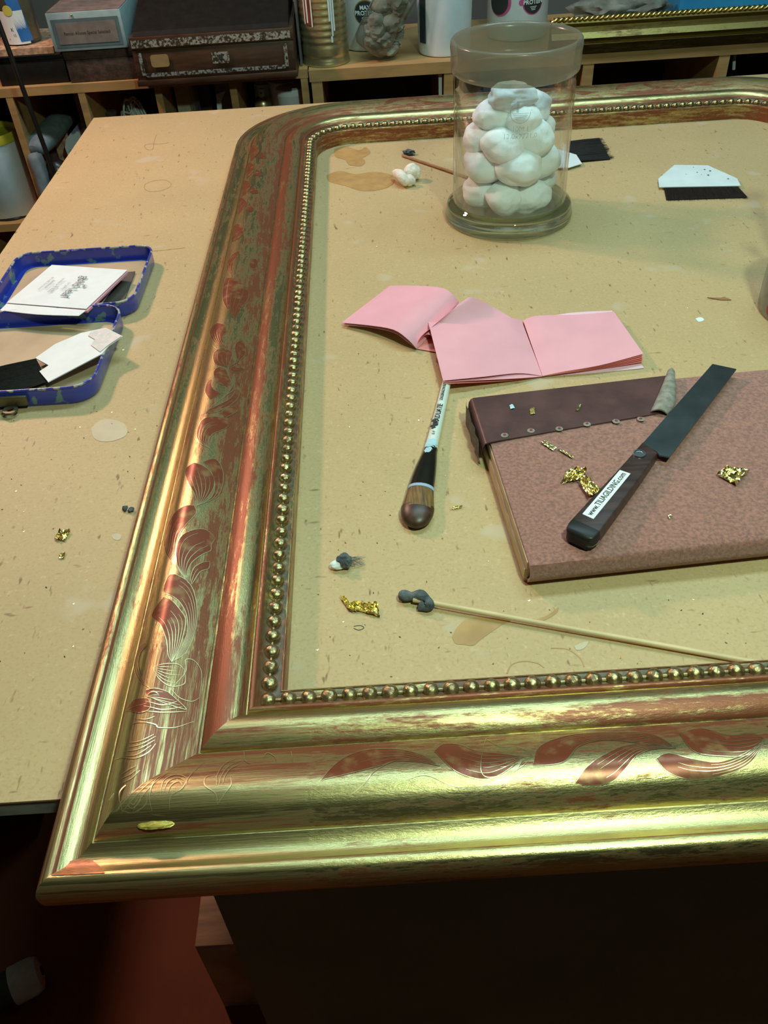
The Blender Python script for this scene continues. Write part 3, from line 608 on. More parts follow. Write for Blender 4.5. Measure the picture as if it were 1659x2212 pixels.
leafp('left', 'A', (400, 1558), [(320, 1500), (278, 1400), (290, 1290), (360, 1238)], [(350, 1500), (315, 1400), (330, 1310), (375, 1260), (360, 1238)], 1)
leafp('left', 'A', (415, 1412), [(500, 1385), (590, 1390), (632, 1430)], [(460, 1490), (540, 1540), (632, 1520), (632, 1430)], 5, False)
leafp('left', 'A', (540, 1560), [(600, 1620), (680, 1645), (735, 1620)], [(640, 1440), (640, 1360), (700, 1365), (750, 1450), (735, 1620)], 0, False)
leafp('left', 'A', (225, 1710), [(280, 1640), (350, 1622), (385, 1625)], [(300, 1720), (360, 1715), (400, 1680), (385, 1625)], 1)
leafp('left', 'A', (375, 1610), [(370, 1570), (440, 1555), (520, 1580)], [(480, 1650), (600, 1690), (640, 1690), (520, 1580)], 4)
leafp('left', 'B', (600, 1850), [(500, 1770), (515, 1650), (570, 1592), (700, 1588), (795, 1640)], [(590, 1790), (630, 1730), (720, 1690), (795, 1640)], 4)
leafp('left', 'B', (700, 1390), [(610, 1430), (566, 1370), (585, 1290), (622, 1262)], [(680, 1370), (640, 1350), (620, 1310), (622, 1262)], 0)
leafp('left', 'B', (540, 1560), [(640, 1500), (740, 1450), (800, 1400), (838, 1290), (825, 1205)], [(650, 1545), (770, 1490), (850, 1410), (862, 1290), (825, 1205)], 1)
leafp('left', 'B', (700, 1550), [(760, 1500), (820, 1500), (850, 1530)], [(745, 1580), (800, 1560), (850, 1530)], 0)
leafp('left', 'B', (770, 1160), [(830, 1100), (818, 1000), (835, 950), (885, 930)], [(885, 1080), (912, 1010), (885, 930)], 1)
leafp('left', 'B', (740, 1180), [(690, 1160), (638, 1200), (660, 1285), (745, 1322)], [(762, 1230), (785, 1290), (745, 1322)], 0)
leafp('left', 'B', (755, 1160), [(650, 1130), (636, 1050), (690, 1000), (760, 1012)], [(785, 1090), (795, 1040), (760, 1012)], 3)
leafp('left', 'B', (780, 1165), [(840, 1150), (905, 1180)], [(800, 1205), (860, 1205), (905, 1180)], 1)
leafp('left', 'B', (745, 1020), [(640, 940), (606, 850), (650, 790), (740, 805)], [(725, 960), (715, 900), (745, 860), (740, 805)], 4)
leafp('left', 'B', (815, 760), [(740, 640), (715, 560), (735, 420), (800, 400), (905, 470)], [(860, 680), (932, 570), (930, 500), (905, 470)], 4)
leafp('left', 'B', (790, 390), [(750, 310), (780, 220), (862, 168)], [(800, 310), (822, 240), (862, 168)], 2)
leafp('left', 'B', (945, 285), [(955, 240), (1000, 238)], [(965, 305), (1012, 290), (1000, 238)], 0)
leafp('left', 'B', (790, 90), [(770, 20), (800, -40), (880, -50)], [(840, 70), (890, 10), (880, -50)], 3)
for k in range(4):                               # the scroll grows faint towards the rounded corner
    y = -150-150*k; x = 850+36*k
    leafp('left', 'B', (x, y), [(x-70, y-50), (x-50, y-120), (x+40, y-130)], [(x+30, y-30), (x+70, y-90), (x+40, y-130)], 3)
    leafp('left', 'B', (x+60, y-30), [(x+80, y-70), (x+120, y-60)], [(x+100, y-20), (x+130, y-30), (x+120, y-60)], 0)
for q in ([(700, 1450), (740, 1400), (790, 1330), (800, 1260), (760, 1190)], [(560, 1560), (640, 1480), (740, 1400), (830, 1330), (835, 1230)], [(440, 1710), (510, 1800), (600, 1850), (640, 1900)], [(610, 950), (660, 1000), (740, 1020)]): strokep('left', 'B', q)
SCROLLS['left'] = (leaves, lines); leaves, lines = [], []
leafp('front', 'E', (1100, 800), [(960, 720), (800, 685), (600, 690), (440, 750), (290, 895)], [(950, 772), (800, 766), (680, 800), (480, 850), (290, 895)], 4)
leafp('front', 'E', (1659, 735), [(1500, 716), (1350, 700), (1230, 655), (1120, 650), (1060, 700)], [(1560, 820), (1430, 885), (1290, 870), (1170, 810), (1060, 700)], 5)
leafp('front', 'E', (1659, 760), [(1500, 885), (1350, 935), (1180, 930), (1000, 860), (880, 890)], [(1550, 910), (1400, 975), (1200, 1015), (1020, 970), (880, 890)], 4, False)
strokep('front', 'E', [(240, 950), (330, 1000), (400, 985), (480, 996), (580, 920), (660, 830), (800, 765), (950, 772)])
leafp('front', 'F', (1070, 700), [(900, 610), (640, 600), (380, 620), (200, 690), (155, 800)], [(900, 680), (620, 650), (450, 690), (350, 790), (155, 815)], 5)
leafp('front', 'F', (1070, 705), [(900, 675), (740, 690), (600, 750), (490, 830), (420, 930)], [(920, 710), (820, 750), (740, 840), (660, 915), (540, 940), (420, 930)], 4)
leafp('front', 'F', (1640, 640), [(1550, 610), (1400, 620), (1230, 575), (1090, 610)], [(1540, 740), (1350, 752), (1180, 720), (1090, 610)], 5)
leafp('front', 'F', (1640, 655), [(1500, 740), (1330, 790), (1150, 765), (1020, 735), (940, 770)], [(1540, 800), (1350, 880), (1150, 900), (1010, 850), (940, 770)], 4)
leafp('front', 'F', (150, 745), [(60, 700), (-60, 690), (-150, 640)], [(80, 820), (-60, 880), (-180, 850), (-150, 640)], 3, False)
leafp('front', 'F', (2140, 600), [(1990, 520), (1800, 500), (1650, 560)], [(1990, 640), (1830, 660), (1650, 560)], 4)
for q in ([(1080, 850), (1070, 790), (1012, 745), (1020, 700), (1070, 690)], [(1080, 850), (1120, 790), (1155, 740), (1148, 690)], [(1075, 745), (1080, 690), (1120, 630), (1190, 600)], [(1090, 740), (1105, 690), (1140, 645), (1200, 615)], [(1110, 735), (1125, 690), (1155, 655), (1210, 630)],
          [(725, 885), (712, 800), (750, 710), (830, 675)], [(820, 880), (830, 800), (890, 760), (935, 690), (1010, 620)], [(790, 780), (810, 730), (860, 705), (900, 720)], [(770, 800), (790, 720), (850, 690), (910, 705), (910, 750)], [(810, 790), (830, 745), (870, 725), (890, 745)],
          [(565, 890), (548, 790), (590, 740), (650, 700)], [(560, 880), (620, 895), (690, 850), (700, 790)], [(590, 850), (620, 870), (660, 830), (665, 800)], [(600, 830), (625, 850), (650, 815)], [(500, 890), (540, 880), (560, 830)], [(490, 830), (520, 790)], [(730, 905), (800, 915)],
          [(1225, 560), (1230, 610), (1260, 630)], [(1330, 600), (1350, 570), (1390, 590), (1400, 620)], [(1480, 560), (1490, 620)]): strokep('front', 'D', q)
for k in range(3): strokep('front', 'D', [(500+60*k, 905-5*k), (560+70*k, 850-40*k), (700+80*k, 720-40*k)], .0004)
SCROLLS['front'] = (leaves, lines); leaves, lines = [], []
for q in ([(590, 520), (660, 505), (735, 470)], [(580, 545), (660, 525), (745, 480)], [(570, 565), (650, 550), (740, 500)], [(560, 590), (640, 580), (720, 530)], [(500, 612), (620, 600), (700, 570), (745, 520)], [(590, 460), (600, 425), (640, 405), (740, 415), (760, 432), (850, 432), (950, 400)],
          [(640, 385), (690, 388), (740, 372)], [(545, 700), (600, 660), (640, 640)], [(540, 720), (600, 690), (650, 655)], [(560, 735), (610, 710), (660, 665)], [(700, 255), (730, 235), (760, 250)], [(690, 290), (780, 310), (860, 290)], [(680, 315), (780, 335), (890, 320)], [(670, 345), (780, 350), (910, 345)]): strokep('left', 'D', q)
SCROLLS['corner'] = (leaves, lines); leaves, lines = [], []
for k in range(4):                               # faint scrolls on the far rail
    s = .10+.115*k
    leaf('top', (s, .058), [(s+.03, .070), (s+.07, .072), (s+.09, .066)], .0075, 3, 1, 3)
    leaf('top', (s+.04, .072), [(s+.06, .058), (s+.09, .056)], .0050, 2, -1, 2)
SCROLLS['top'] = (leaves, lines)
for k_, (lv, ln_) in SCROLLS.items():
    if lv: obj('leaf_scroll', join(*lv), mt['bole'], mould, smooth=60, label='leaf scroll rubbed through to red clay')
    obj('engraved_lines', join(*ln_), mt['brightline'], mould, smooth=60, label='fine engraved lines in the gilding')
def hz2(o):
    for i in range(len(prof)-1):
        a_, b_ = prof[i], prof[i+1]
        if a_[0] <= o <= b_[0] and b_[0] > a_[0]: return a_[1]+(b_[1]-a_[1])*(o-a_[0])/(b_[0]-a_[0])
    return .02
def on_front(px, py, lift):
    z = .026
    for _ in range(4):
        p = T(px, py, z); z = hz2(SY0-p.y)
    return Vector((p.x, p.y, z+lift))
ca_, cb2 = cr([Vector((x, y, 0)) for x, y in ((110, 1891), (150, 1890), (190, 1888), (226, 1886))], 16), cr([Vector((x, y, 0)) for x, y in ((112, 1889), (140, 1866), (168, 1857), (196, 1858), (214, 1870), (226, 1884))], 16)
obj('clay_patch', grid([[on_front(*(ca_[i].lerp(cb2[i], j/8)).xy, .0003) for i in range(17)] for j in range(9)]), M('fresh_red_clay', (.62, .20, .09), .42, .25, var=.25, scale=300, stretch=(1, 6, 1)), mould, smooth=60, label='patch of fresh orange clay on the corner')
obj('gold_drip', ico(on_front(336, 1778, .0004), .0038, 4, .25, 2, (2.3, .75, .26), 3), M('yellow_gold_size', (.50, .38, .07), .38, .35, var=.25, scale=300), mould, smooth=60, label='yellow drip on the hollow of the moulding')

# ------------------------------------------------------------------ glass jar of cotton wool
JC = (0.1685, 0.994)
jar = thing('glass_jar', (*JC, 0), 'tall clear glass jar with frosted rim, holding cotton wool balls', 'jar')
obj('foot', lathe([(0, .0005), (.070, .0005), (.0752, .003), (.0757, .007), (.0735, .0105), (.0725, .0125), (.0740, .0155), (.0725, .0190), (.0685, .0215), (.0664, .0240), (.0630, .0165), (.055, .0145), (0, .0140)], 64, (*JC, 0)), mt['footglass'], jar, smooth=60)
body = obj('body', lathe([(.0664, .0240), (.0660, .05), (.0662, .10), (.0665, .145), (.0668, .158), (.0655, .1635), (.0638, .1635), (.0642, .145), (.0638, .10), (.0634, .05), (.0630, .0165)], 64, (*JC, 0)), mt['glass'], jar, smooth=60)
obj('rim', lathe([(.0655, .1600), (.0690, .1630), (.0700, .1700), (.0695, .1780), (.0703, .1860), (.0698, .1915), (.0680, .1935), (.0655, .1930), (.0635, .1890), (.0615, .1720), (.0612, .1640), (.0640, .1610)], 64, (*JC, 0), True), mt['frost'], jar, smooth=60, label='frosted ground glass rim')
def ring2(r, w_, a0=0, a1=2*PI, n=36):
    return grid([[Vector((q*math.cos(a0+(a1-a0)*i/n), q*math.sin(a0+(a1-a0)*i/n), 0)) for i in range(n+1)] for q in (r-w_/2, r+w_/2)])
mk = [ring2(.0105, .0009, PI*.52, PI*2.0), mv(rect2(-.0042, -.0018, 0, .0095), (0, 0, 0)), mv(rect2(-.0042, .016, .0095, .0118), (0, 0, 0))]
for k in range(5): mk.append(rect2(-.0085+.001*k, .0085-.001*k, -.0012-.0018*k, -.0005-.0018*k))
mk += [mv(text('10M.1', .0075), (.001, -.0165, 0)), mv(text('12.0x7771.0', .0075), (.001, -.024, 0))]
obj('etched_mark', wrap(join(*mk), (*JC, .137), .0670, -PI/2-.05), mt['etch'], body, smooth=0)
def soft(c, r, sc, k, amp):
    bm = bmesh.new(); bmesh.ops.create_icosphere(bm, subdivisions=5, radius=1.0); o = Vector((k*3.1, k*1.7, k*2.3))
    for v in bm.verts:
        d = v.co.normalized(); f = 1+amp*noise.noise(d*1.15+o)+amp*.30*noise.noise(d*2.6+o)+.010*noise.noise(d*14+o)-.05*max(0, .25-abs(noise.noise(d*1.6+o*2)))
        v.co = Vector((d.x*sc[0], d.y*sc[1], d.z*sc[2]))*r*f+Vector(c)
    return bm_out(bm)
def fluff(c, r, sc, k, n=170, lo=.0035, hi=.008):
    rr = random.Random(k); V, F = [], []
    for _ in range(n):
        d = Vector((rr.gauss(0, 1), rr.gauss(0, 1), rr.gauss(0, 1))).normalized(); t = d.cross(Vector((rr.gauss(0, 1), rr.gauss(0, 1), rr.gauss(0, 1)))).normalized()
        p = Vector(c)+Vector((d.x*sc[0], d.y*sc[1], d.z*sc[2]))*r*.97; l = rr.uniform(lo, hi); q = d.cross(t)*.00009
        e = p+t*l*.75+d*l*.42; m_ = p+t*l*.4+d*l*.10; i = len(V)
        V += [p-q, p+q, m_+q, m_-q, e]; F += [[i, i+1, i+2, i+3], [i+3, i+2, i+4]]
    return V, F
def ball(c, r, k, lab, sc=(1, 1, .9), amp=.16, n=170):
    return tag(obj('cotton_ball', join(soft(c, r, sc, k, amp), fluff(c, r, sc, k, n)), mt['cotton'], smooth=80), lab, 'cotton ball', 'cotton wool balls in the jar')
bl = []
def ringb(z, rr, n, r, a0):
    for k in range(n):
        a = a0+2*PI*k/n+rnd.uniform(-.1, .1); bl.append((Vector((JC[0]+rr*.97*math.cos(a), JC[1]+rr*.97*math.sin(a), z+rnd.uniform(-.004, .004))), r*rnd.uniform(.90, 1.02)))
ringb(.037, .0345, 6, .0222, -1.9); bl.append((Vector((JC[0], JC[1], .040)), .022))
ringb(.066, .0325, 5, .0248, -1.45); bl.append((Vector((JC[0], JC[1], .072)), .024))
ringb(.093, .0310, 5, .0240, -1.95); bl.append((Vector((JC[0], JC[1], .098)), .024))
ringb(.117, .0240, 4, .0215, -1.3)
for k, (c, r) in enumerate(bl):
    ball(c, r, k+1, 'white cotton wool ball packed in the glass jar below the topmost one', (rnd.uniform(.98, 1.1), rnd.uniform(.95, 1.05), rnd.uniform(.80, .92)))
ball((JC[0]-.004, JC[1]-.012, .137), .0205, 77, 'topmost tufted cotton wool ball in the glass jar', (1.25, 1, .72), .34, 420)

# ------------------------------------------------------------------ pink tissue books
def C3(l): return [T(*p) for p in l]
b1 = thing('tissue_book', T(1130, 770), 'open pink tissue leaf book nearest the cushion, two flat pages', 'leaf book', 'pink tissue books')
def sheet(parent, A, B, mat, name='page', n=14, m=8, th=.0003, bulge=0.0):
    return obj(name, slab(patch(C3(A), C3(B), n, m, bulge), th), mat, parent, smooth=50)
# left page: from the spine (right) to the free edge (left); A is the near edge, B the far edge
sheet(b1, [(1172, 812, .002), (1120, 806, .006), (1040, 814, .0105), (957, 822, .0125)], [(1126, 692, .004), (1090, 686, .012), (1010, 700, .0145), (925, 695, .0145)], mt['pink'])
sheet(b1, [(1172, 813, .0015), (1120, 817, .0045), (1040, 821, .008), (962, 825, .0105)], [(1128, 694, .002), (1080, 694, .006), (1010, 706, .0095), (932, 706, .0105)], mt['pink'])
sheet(b1, [(1172, 813, .001), (1100, 822, .0025), (966, 829, .0092)], [(1130, 696, .001), (1080, 700, .004), (940, 718, .0092)], mt['pinkedge'])
for k in range(5):
    z = .011-.0018*k; e = 4.2*k
    sheet(b1, [(1172, 812+.3*k, .0028-.0004*k), (1215, 803+.8*k, .005-.0004*k), (1300, 788+2*k, .008-.0015*k), (1390-2*(k % 2), 764+e, z)],
          [(1130, 692+.2*k, .005-.0006*k), (1160, 682, .009-.001*k), (1240, 680, .009-.0015*k), (1326-2.0*(k % 2), 673+k, z)], mt['pink'] if k < 1 else mt['pinkedge'])
sheet(b1, [(1172, 813, .0006), (1280, 806, .0006), (1391, 795, .0008)], [(1130, 694, .0008), (1230, 676, .001), (1322, 671, .004)], mt['palepink'], 'cover')
b2 = thing('tissue_book', T(870, 700), 'pink tissue leaf book at the back with one page arched over', 'leaf book', 'pink tissue books')
sheet(b2, [(738, 697, .005), (800, 703, .010), (850, 712, .016), (880, 732, .012), (899, 752, .003)], [(842, 617, .004), (900, 617, .012), (955, 622, .020), (978, 636, .018), (992, 652, .010)], mt['pink'])
sheet(b2, [(742, 701, .003), (800, 707, .007), (850, 718, .012), (880, 738, .008), (900, 753, .002)], [(842, 620, .003), (900, 622, .009), (955, 628, .015), (978, 642, .013), (992, 658, .006)], mt['palepink'])
# page standing up from the fold, tucked under the front book
sheet(b2, [(901, 741, .004), (912, 724, .012), (940, 706, .012), (985, 716, .008), (1010, 726, .007)], [(992, 656, .008), (1000, 650, .022), (1022, 642, .026), (1070, 666, .014), (1120, 696, .006)], mt['pink'])
sheet(b2, [(899, 753, .0012), (940, 760, .0012), (1000, 770, .0008)], [(992, 660, .001), (1020, 668, .003), (1060, 690, .002)], mt['pinkedge'])
sheet(b2, [(900, 750, .002), (905, 735, .008), (925, 722, .010), (955, 740, .004)], [(992, 660, .003), (1000, 656, .010), (1015, 654, .014), (1050, 690, .006)], mt['pinkedge'])

# ------------------------------------------------------------------ paint brush
A_, B_ = T(985, 770, .0055), T(887, 1139, .006)
ax = (B_-A_)
def bp(px, py, z=.006): return T(px, py, z)
br = thing('paint_brush', T(930, 980), 'flat paint brush with white paint-splashed handle, tip towards the frame', 'paint brush')
hp = [bp(979, 772, .0045), bp(966, 822, .0048), bp(950, 890, .0052), bp(938, 940, .0058), bp(929, 976, .006)]
hd = obj('brush_handle', tube(cr(hp, 20), [.0034+.0020*i/20 for i in range(21)], 16), mt['brushwhite'], br, smooth=60)
fp = [bp(930.5, 972, .006), bp(926, 990, .006), bp(918, 1020, .006), bp(909, 1058, .006)]
fe = obj('ferrule', tube(cr(fp, 12), [.0056, .0056, .0058, .0061, .0066, .0071, .0076, .0081, .0086, .0090, .0094, .0097, .0099], 20, [1]*3+[.97, .93, .88, .82, .76, .71, .66, .62, .58, .56]), mt['ferrule'], br, smooth=60)
obj('ferrule_band', tube([bp(910, 1055, .006), bp(908.5, 1061, .006)], [.0101, .0102], 20, .57), M('pale_blue_band', (.35, .45, .62), .4, var=.05), fe, smooth=60)
obj('bristles', tube(cr([bp(909, 1058, .006), bp(905, 1085, .006), bp(902, 1104, .0058)], 10), [.0096+.0025*min(1, i/8) for i in range(11)], 24, [.55+.03*i/10 for i in range(11)]), mt['bristle'], br, smooth=60)
obj('bristle_tip', tube(cr([bp(902.5, 1098, .0059), bp(900, 1118, .0056), bp(898, 1139, .005)], 12), [.01225, .0123, .0123, .0122, .0120, .0116, .0111, .0104, .0095, .0083, .0066, .0044, .0012], 24, .56), mt['bristletip'], br, smooth=60, label='dark wet bristle tip')
hx = (hp[1]-hp[4]).normalized(); hy = Vector((0, 0, 1)).cross(hx).normalized()
def on_handle(vf, px, py, r, dz=0.0002, tilt=-.0007):
    o = bp(px, py, .006); V = []
    for v in vf[0]:
        a = (v.y+tilt)/r; V.append(o + hx*v.x + hy*(math.sin(a)*(r+dz)) + Vector((0, 0, math.cos(a)*(r+dz))))
    return V, vf[1]
obj('lettering', join(on_handle(text('GRADUATE', .0062, .00012), 944.5, 905, .0046), on_handle(text('DALER-ROWNEY', .0036, .0001), 956, 852, .0040), on_handle(text('6.4', .004), 934.5, 945, .0052)), mt['ink'], hd, smooth=0)
def splat(px, py, r, rad, seed):
    V, F = disc2(r, 22); V = [v*(1+.45*noise.noise(v.normalized()*2+Vector((seed, 0, 0))) if v.length > 1e-6 else 1) for v in V]
    return on_handle((V, F), px, py, rad, .0003, 0)
obj('paint_splash', join(splat(931, 968, .0052, .0054, 1), splat(926, 984, .0035, .0058, 2)), mt['brushpaint'], hd, smooth=60)
obj('paint_splash', join(splat(938, 920, .0022, .0050, 5), splat(935, 932, .0024, .0051, 6), splat(941, 927, .0016, .0050, 7)), mt['ink'], hd, smooth=60)

# ------------------------------------------------------------------ gilder's cushion
CO = Vector((0.0892, 0.3875, 0)); ca = math.radians(3.6)
CM = Matrix.Translation(CO) @ Matrix.Rotation(ca, 4, 'Z')
CZ = .0225
cu = thing('gilding_cushion', CO, 'red brown suede gilding pad on a board, lying right of the brush', 'cushion')
cw = .285; ch = (CM.inverted() @ T(1006, 860, .024)).y+.0015
obj('board', xf(boxb(.0, cw, .004, ch, .0, .0115, .0008), CM), mt['plyedge'], cu)
def pad_rows():
    rows = []
    for j in range(25):
        y = ch*j/24; row = []
        for i in range(25):
            x = cw*i/24; z = CZ-.0012*(abs(2*x/cw-1)**6)-.0010*(abs(2*y/ch-1)**6)+.0004*noise.noise(Vector((x*40, y*40, 0)))
            row.append(CM @ Vector((x+.0022, y, z)))
        rows.append(row)
    pre = []
    for (yy, zz) in ((.0045, .0036), (.0012, .0046), (-.0028, .011), (-.0032, .016), (-.0018, .0205)):
        pre.append([CM @ Vector((cw*i/24+.0022, yy, zz)) for i in range(25)])
    return pre+rows
obj('suede_cover', slab(grid(pad_rows()), .003), mt['suede'], cu, smooth=50)
obj('padding', xf(boxb(.0012, cw, .003, ch-.001, .0116, CZ-.0035, .001), CM), mt['plyedge'], cu)
def cl(x, y, z=0): return CM @ Vector((x, y, z))
def inv(px, py, z): return CM.inverted() @ T(px, py, z)
a0, a1, a2, a3 = [inv(*p, CZ+.001) for p in ((1004, 862), (1438, 812), (1440, 890), (1042, 958))]
rows = []
for j in range(9):
    t = j/8; L_ = a3.lerp(a0, t); R_ = a2.lerp(a1, t); row = []
    drop = [(-.0022, -.016), (-.0034, -.010), (-.0030, -.004), (-.0014, -.0008)]
    for dx, dz in drop: row.append(CM @ Vector((-.0012+dx, L_.y, CZ+.0012+dz)))
    for i in range(13):
        p = L_.lerp(R_, i/12); row.append(CM @ Vector((max(p.x, -.0005), p.y, CZ+.0013)))
    rows.append(row)
strap = obj('leather_strap', slab(grid(rows), .0010), mt['leather'], cu, smooth=50, label='dark brown leather strap tacked across the corner')
fl_ = [[CM @ Vector((-.0052-.002*abs(math.sin(j*1.3)), inv(1000, 880+j*13, .012).y, z)) for z in (.0205, .015, .008, .003-.0016*(j % 3))] for j in range(9)]
obj('strap_flap', slab(grid(fl_), .0006), mt['greysuede'], strap, smooth=60)
for p in ((1090, 940), (1147, 930), (1208, 926), (1268, 916), (1331, 910), (1384, 905)):
    q = T(*p, CZ+.0016); tk = lathe([(0, 0), (.0030, 0), (.0024, .0004), (0, .0005)], 14, q)
    t_ = obj('tack', lathe([(.0011, .0004), (.0010, .0011), (0, .0014)], 12, q), mt['red'], strap, smooth=60)
    obj('tack_dimple', tk, mt['greysuede'], strap, smooth=60)
obj('suede_tab', slab(patch(C3([(1405, 888, CZ+.003), (1425, 845, CZ+.006), (1443, 799, CZ+.005)]), C3([(1442, 893, CZ+.003), (1459, 866, CZ+.005), (1458, 803, CZ+.005)]), 8, 6, .003), .0012), mt['greysuede'], cu, smooth=60, label='grey suede tab')

# ------------------------------------------------------------------ gilder's knife
KZ = CZ+.006
kn = thing('gilding_knife', T(1400, 980, CZ), 'long dark gilding knife with wooden handle lying across the suede cushion', 'knife')
def kp(l, z): return [T(x, y, z) for x, y in l]
obj('blade', poly(kp([(1388, 958), (1539, 786), (1591, 797), (1446, 987), (1424, 983), (1419, 976)], KZ+.0012), .0012), mt['steel'], kn, smooth=0)
hl = [T(1388, 956, KZ+.004), T(1338, 1012, KZ+.005), T(1285, 1068, KZ+.0055), T(1237, 1120, KZ+.0055)]
hr = [T(1420, 978, KZ+.004), T(1383, 1030, KZ+.005), T(1340, 1088, KZ+.0055), T(1296, 1147, KZ+.0055)]
L8, R8 = cr(hl, 14), cr(hr, 14)
ddn = (L8[-1]-L8[0]).normalized(); ddx = (R8[0]-L8[0]).normalized()
secs = []
for i in range(15):
    l, r = L8[i], R8[i]; h = .0095+.0035*i/14; e = (r-l); sec = []
    for fx, fz in ((.0, -.35), (-.03, -.15), (.0, -.02), (.06, .0), (.94, .0), (1.0, -.04), (1.04, -.4), (1.03, -.8), (.95, -1.0), (.05, -1.0), (.0, -.8)):
        sec.append(l+e*fx+Vector((0, 0, h*fz)))
    secs.append(sec)
cvec = (secs[-1][3]+secs[-1][4])/2
def ring_skin(secs):
    n = len(secs[0]); V = [p for s in secs for p in s]; F = []
    for i in range(len(secs)-1):
        for k in range(n): F.append([i*n+k, i*n+(k+1) % n, (i+1)*n+(k+1) % n, (i+1)*n+k])
    return V, F+[list(range(n))[::-1], [(len(secs)-1)*n+k for k in range(n)]]
kh = obj('handle', ring_skin(secs), mt['handle'], kn, smooth=45)
end = []
mid = sum(secs[-1], Vector())/len(secs[-1])
for q, s in ((0, 1.0), (.004, 1.0), (.008, .93), (.0105, .78), (.0115, .5)):
    end.append([mid+(p-mid)*s+ddn*q for p in secs[-1]])
obj('butt_cap', ring_skin(end), mt['black'], kh, smooth=45)
obj('tang_line', tube([e[7]+Vector((0, 0, .002)) for e in end[:4]]+[end[3][9]+Vector((0, 0, .002)), end[2][9]+Vector((0, 0, .003))], .0006, 6), mt['steelbright'], kh)
rv = T(1381, 981, KZ+.0046)
obj('rivet', lathe([(.0046, 0), (.0044, .0010), (.0036, .0010), (.0032, .0004), (0, .0004)], 20, rv), mt['steelbright'], kh, smooth=50)
lq = [T(x, y, KZ+.0058) for x, y in ((1258, 1110), (1282, 1121), (1362, 1023), (1339, 1015))]
lab = obj('sticker', poly(lq, .0003), mt['paper'], kn, smooth=0, label='white paper sticker with web address')
lx = (lq[3]-lq[0]+lq[2]-lq[1]); ln = lx.length/2; lx.normalize(); ly = Vector((0, 0, 1)).cross(lx).normalized()
tv = text('www.TILIAGILDING.com', .0062, .00005); wd_ = max(v.x for v in tv[0])-min(v.x for v in tv[0]); sc_ = ln*.93/wd_
obj('lettering', xf(tv, frame_m(sum(lq, Vector())/4+Vector((0, 0, .0002)), lx*sc_, ly*1.0, Vector((0, 0, 1)))), mt['ink'], lab, smooth=0)

# ------------------------------------------------------------------ loose gold leaf
def crumple(name, quad, z, lab, amp=.0035, n=12, seed=0, mat='leafgold', group=None):
    q = [T(x, y, z) for x, y in quad]; rows = []
    for j in range(n+1):
        row = []
        for i in range(n+1):
            u, v = i/n, j/n
            e = .06*noise.noise(Vector((u*5+seed, v*5, seed))) if min(u, v, 1-u, 1-v) < .01 else 0
            u2, v2 = u+e, v+e
            p = q[0]*(1-u2)*(1-v2)+q[1]*u2*(1-v2)+q[2]*u2*v2+q[3]*(1-u2)*v2
            p = p+Vector((0, 0, amp*abs(noise.noise(Vector((u*3+seed*5, v*3, 3.0)))+.45*noise.noise(Vector((u*7, v*7+seed*3, 1.0))))+.0003))
            row.append(p)
        rows.append(row)
    return tag(obj(name, slab(grid(rows), .00004), mt[mat], smooth=0), lab, 'gold leaf', group)
g_ = 'scraps of gold leaf'
cuz = CZ+.0008
crumple('gold_leaf_scrap', [(1213, 1046), (1222, 1018), (1266, 1012), (1262, 1036)], cuz, 'crumpled gold leaf scrap on the suede, upper piece beside the knife', .006, 14, 1, group=g_)
crumple('gold_leaf_scrap', [(1250, 1040), (1266, 1030), (1300, 1062), (1272, 1076)], cuz+.002, 'curled gold leaf scrap on the suede touching the knife handle', .006, 12, 2, group=g_)
crumple('gold_leaf_scrap', [(1167, 956), (1178, 952), (1203, 968), (1194, 974)], cuz, 'dark gold sliver on the suede under the leather strap', .0012, 8, 3, group=g_)
crumple('gold_leaf_scrap', [(1204, 972), (1214, 972), (1239, 988), (1234, 990)], cuz, 'narrow gold sliver pointing right, on the suede below the strap', .0012, 8, 4, group=g_)
crumple('gold_leaf_scrap', [(1548, 1028), (1572, 1008), (1620, 1016), (1590, 1050)], cuz, 'square crumpled gold leaf scrap on the suede right of the knife', .005, 12, 5, group=g_)
crumple('gold_leaf_scrap', [(1243, 888), (1250, 874), (1258, 873), (1250, 887)], cuz+.001, 'small bright gold flake on the dark leather strap', .0012, 5, 6, group=g_)
crumple('gold_leaf_scrap', [(1144, 884), (1154, 880), (1156, 894), (1146, 896)], cuz+.001, 'dull gold smudge of leaf on the dark leather strap', .0008, 5, 7, 'brass', g_)
crumple('gold_leaf_scrap', [(1442, 1116), (1447, 1111), (1453, 1116), (1446, 1120)], cuz, 'small gold flake on the suede right of the knife handle', .0008, 4, 8, group=g_)
crumple('gold_leaf_scrap', [(748, 1312), (768, 1302), (818, 1306), (820, 1334)], .0008, 'largest crumpled gold leaf scrap lying on the bench board', .007, 16, 9, group=g_)
crumple('gold_leaf_scrap', [(735, 1292), (744, 1290), (776, 1322), (756, 1322)], .0008, 'curled tail of gold leaf beside the largest scrap on the board', .005, 8, 10, group=g_)
crumple('gold_leaf_scrap', [(975, 1102), (980, 1096), (1000, 1092), (996, 1098)], .0004, 'tiny curl of gold leaf on the board beside the brush bristles', .0025, 6, 11, group=g_)
crumple('gold_leaf_scrap', [(117, 1166), (132, 1146), (154, 1148), (140, 1170)], .0004, 'upper gold leaf scrap on the board left of the frame', .005, 8, 12, group=g_)
crumple('gold_leaf_scrap', [(126, 1208), (132, 1197), (143, 1193), (138, 1207)], .0004, 'lower gold leaf scrap on the board left of the frame', .0035, 6, 13, group=g_)
crumple('paint_fleck', [(1100, 876), (1108, 874), (1112, 882), (1103, 884)], cuz+.001, 'small pale blue fleck on the dark leather strap', .001, 4, 14, 'brushpaint')

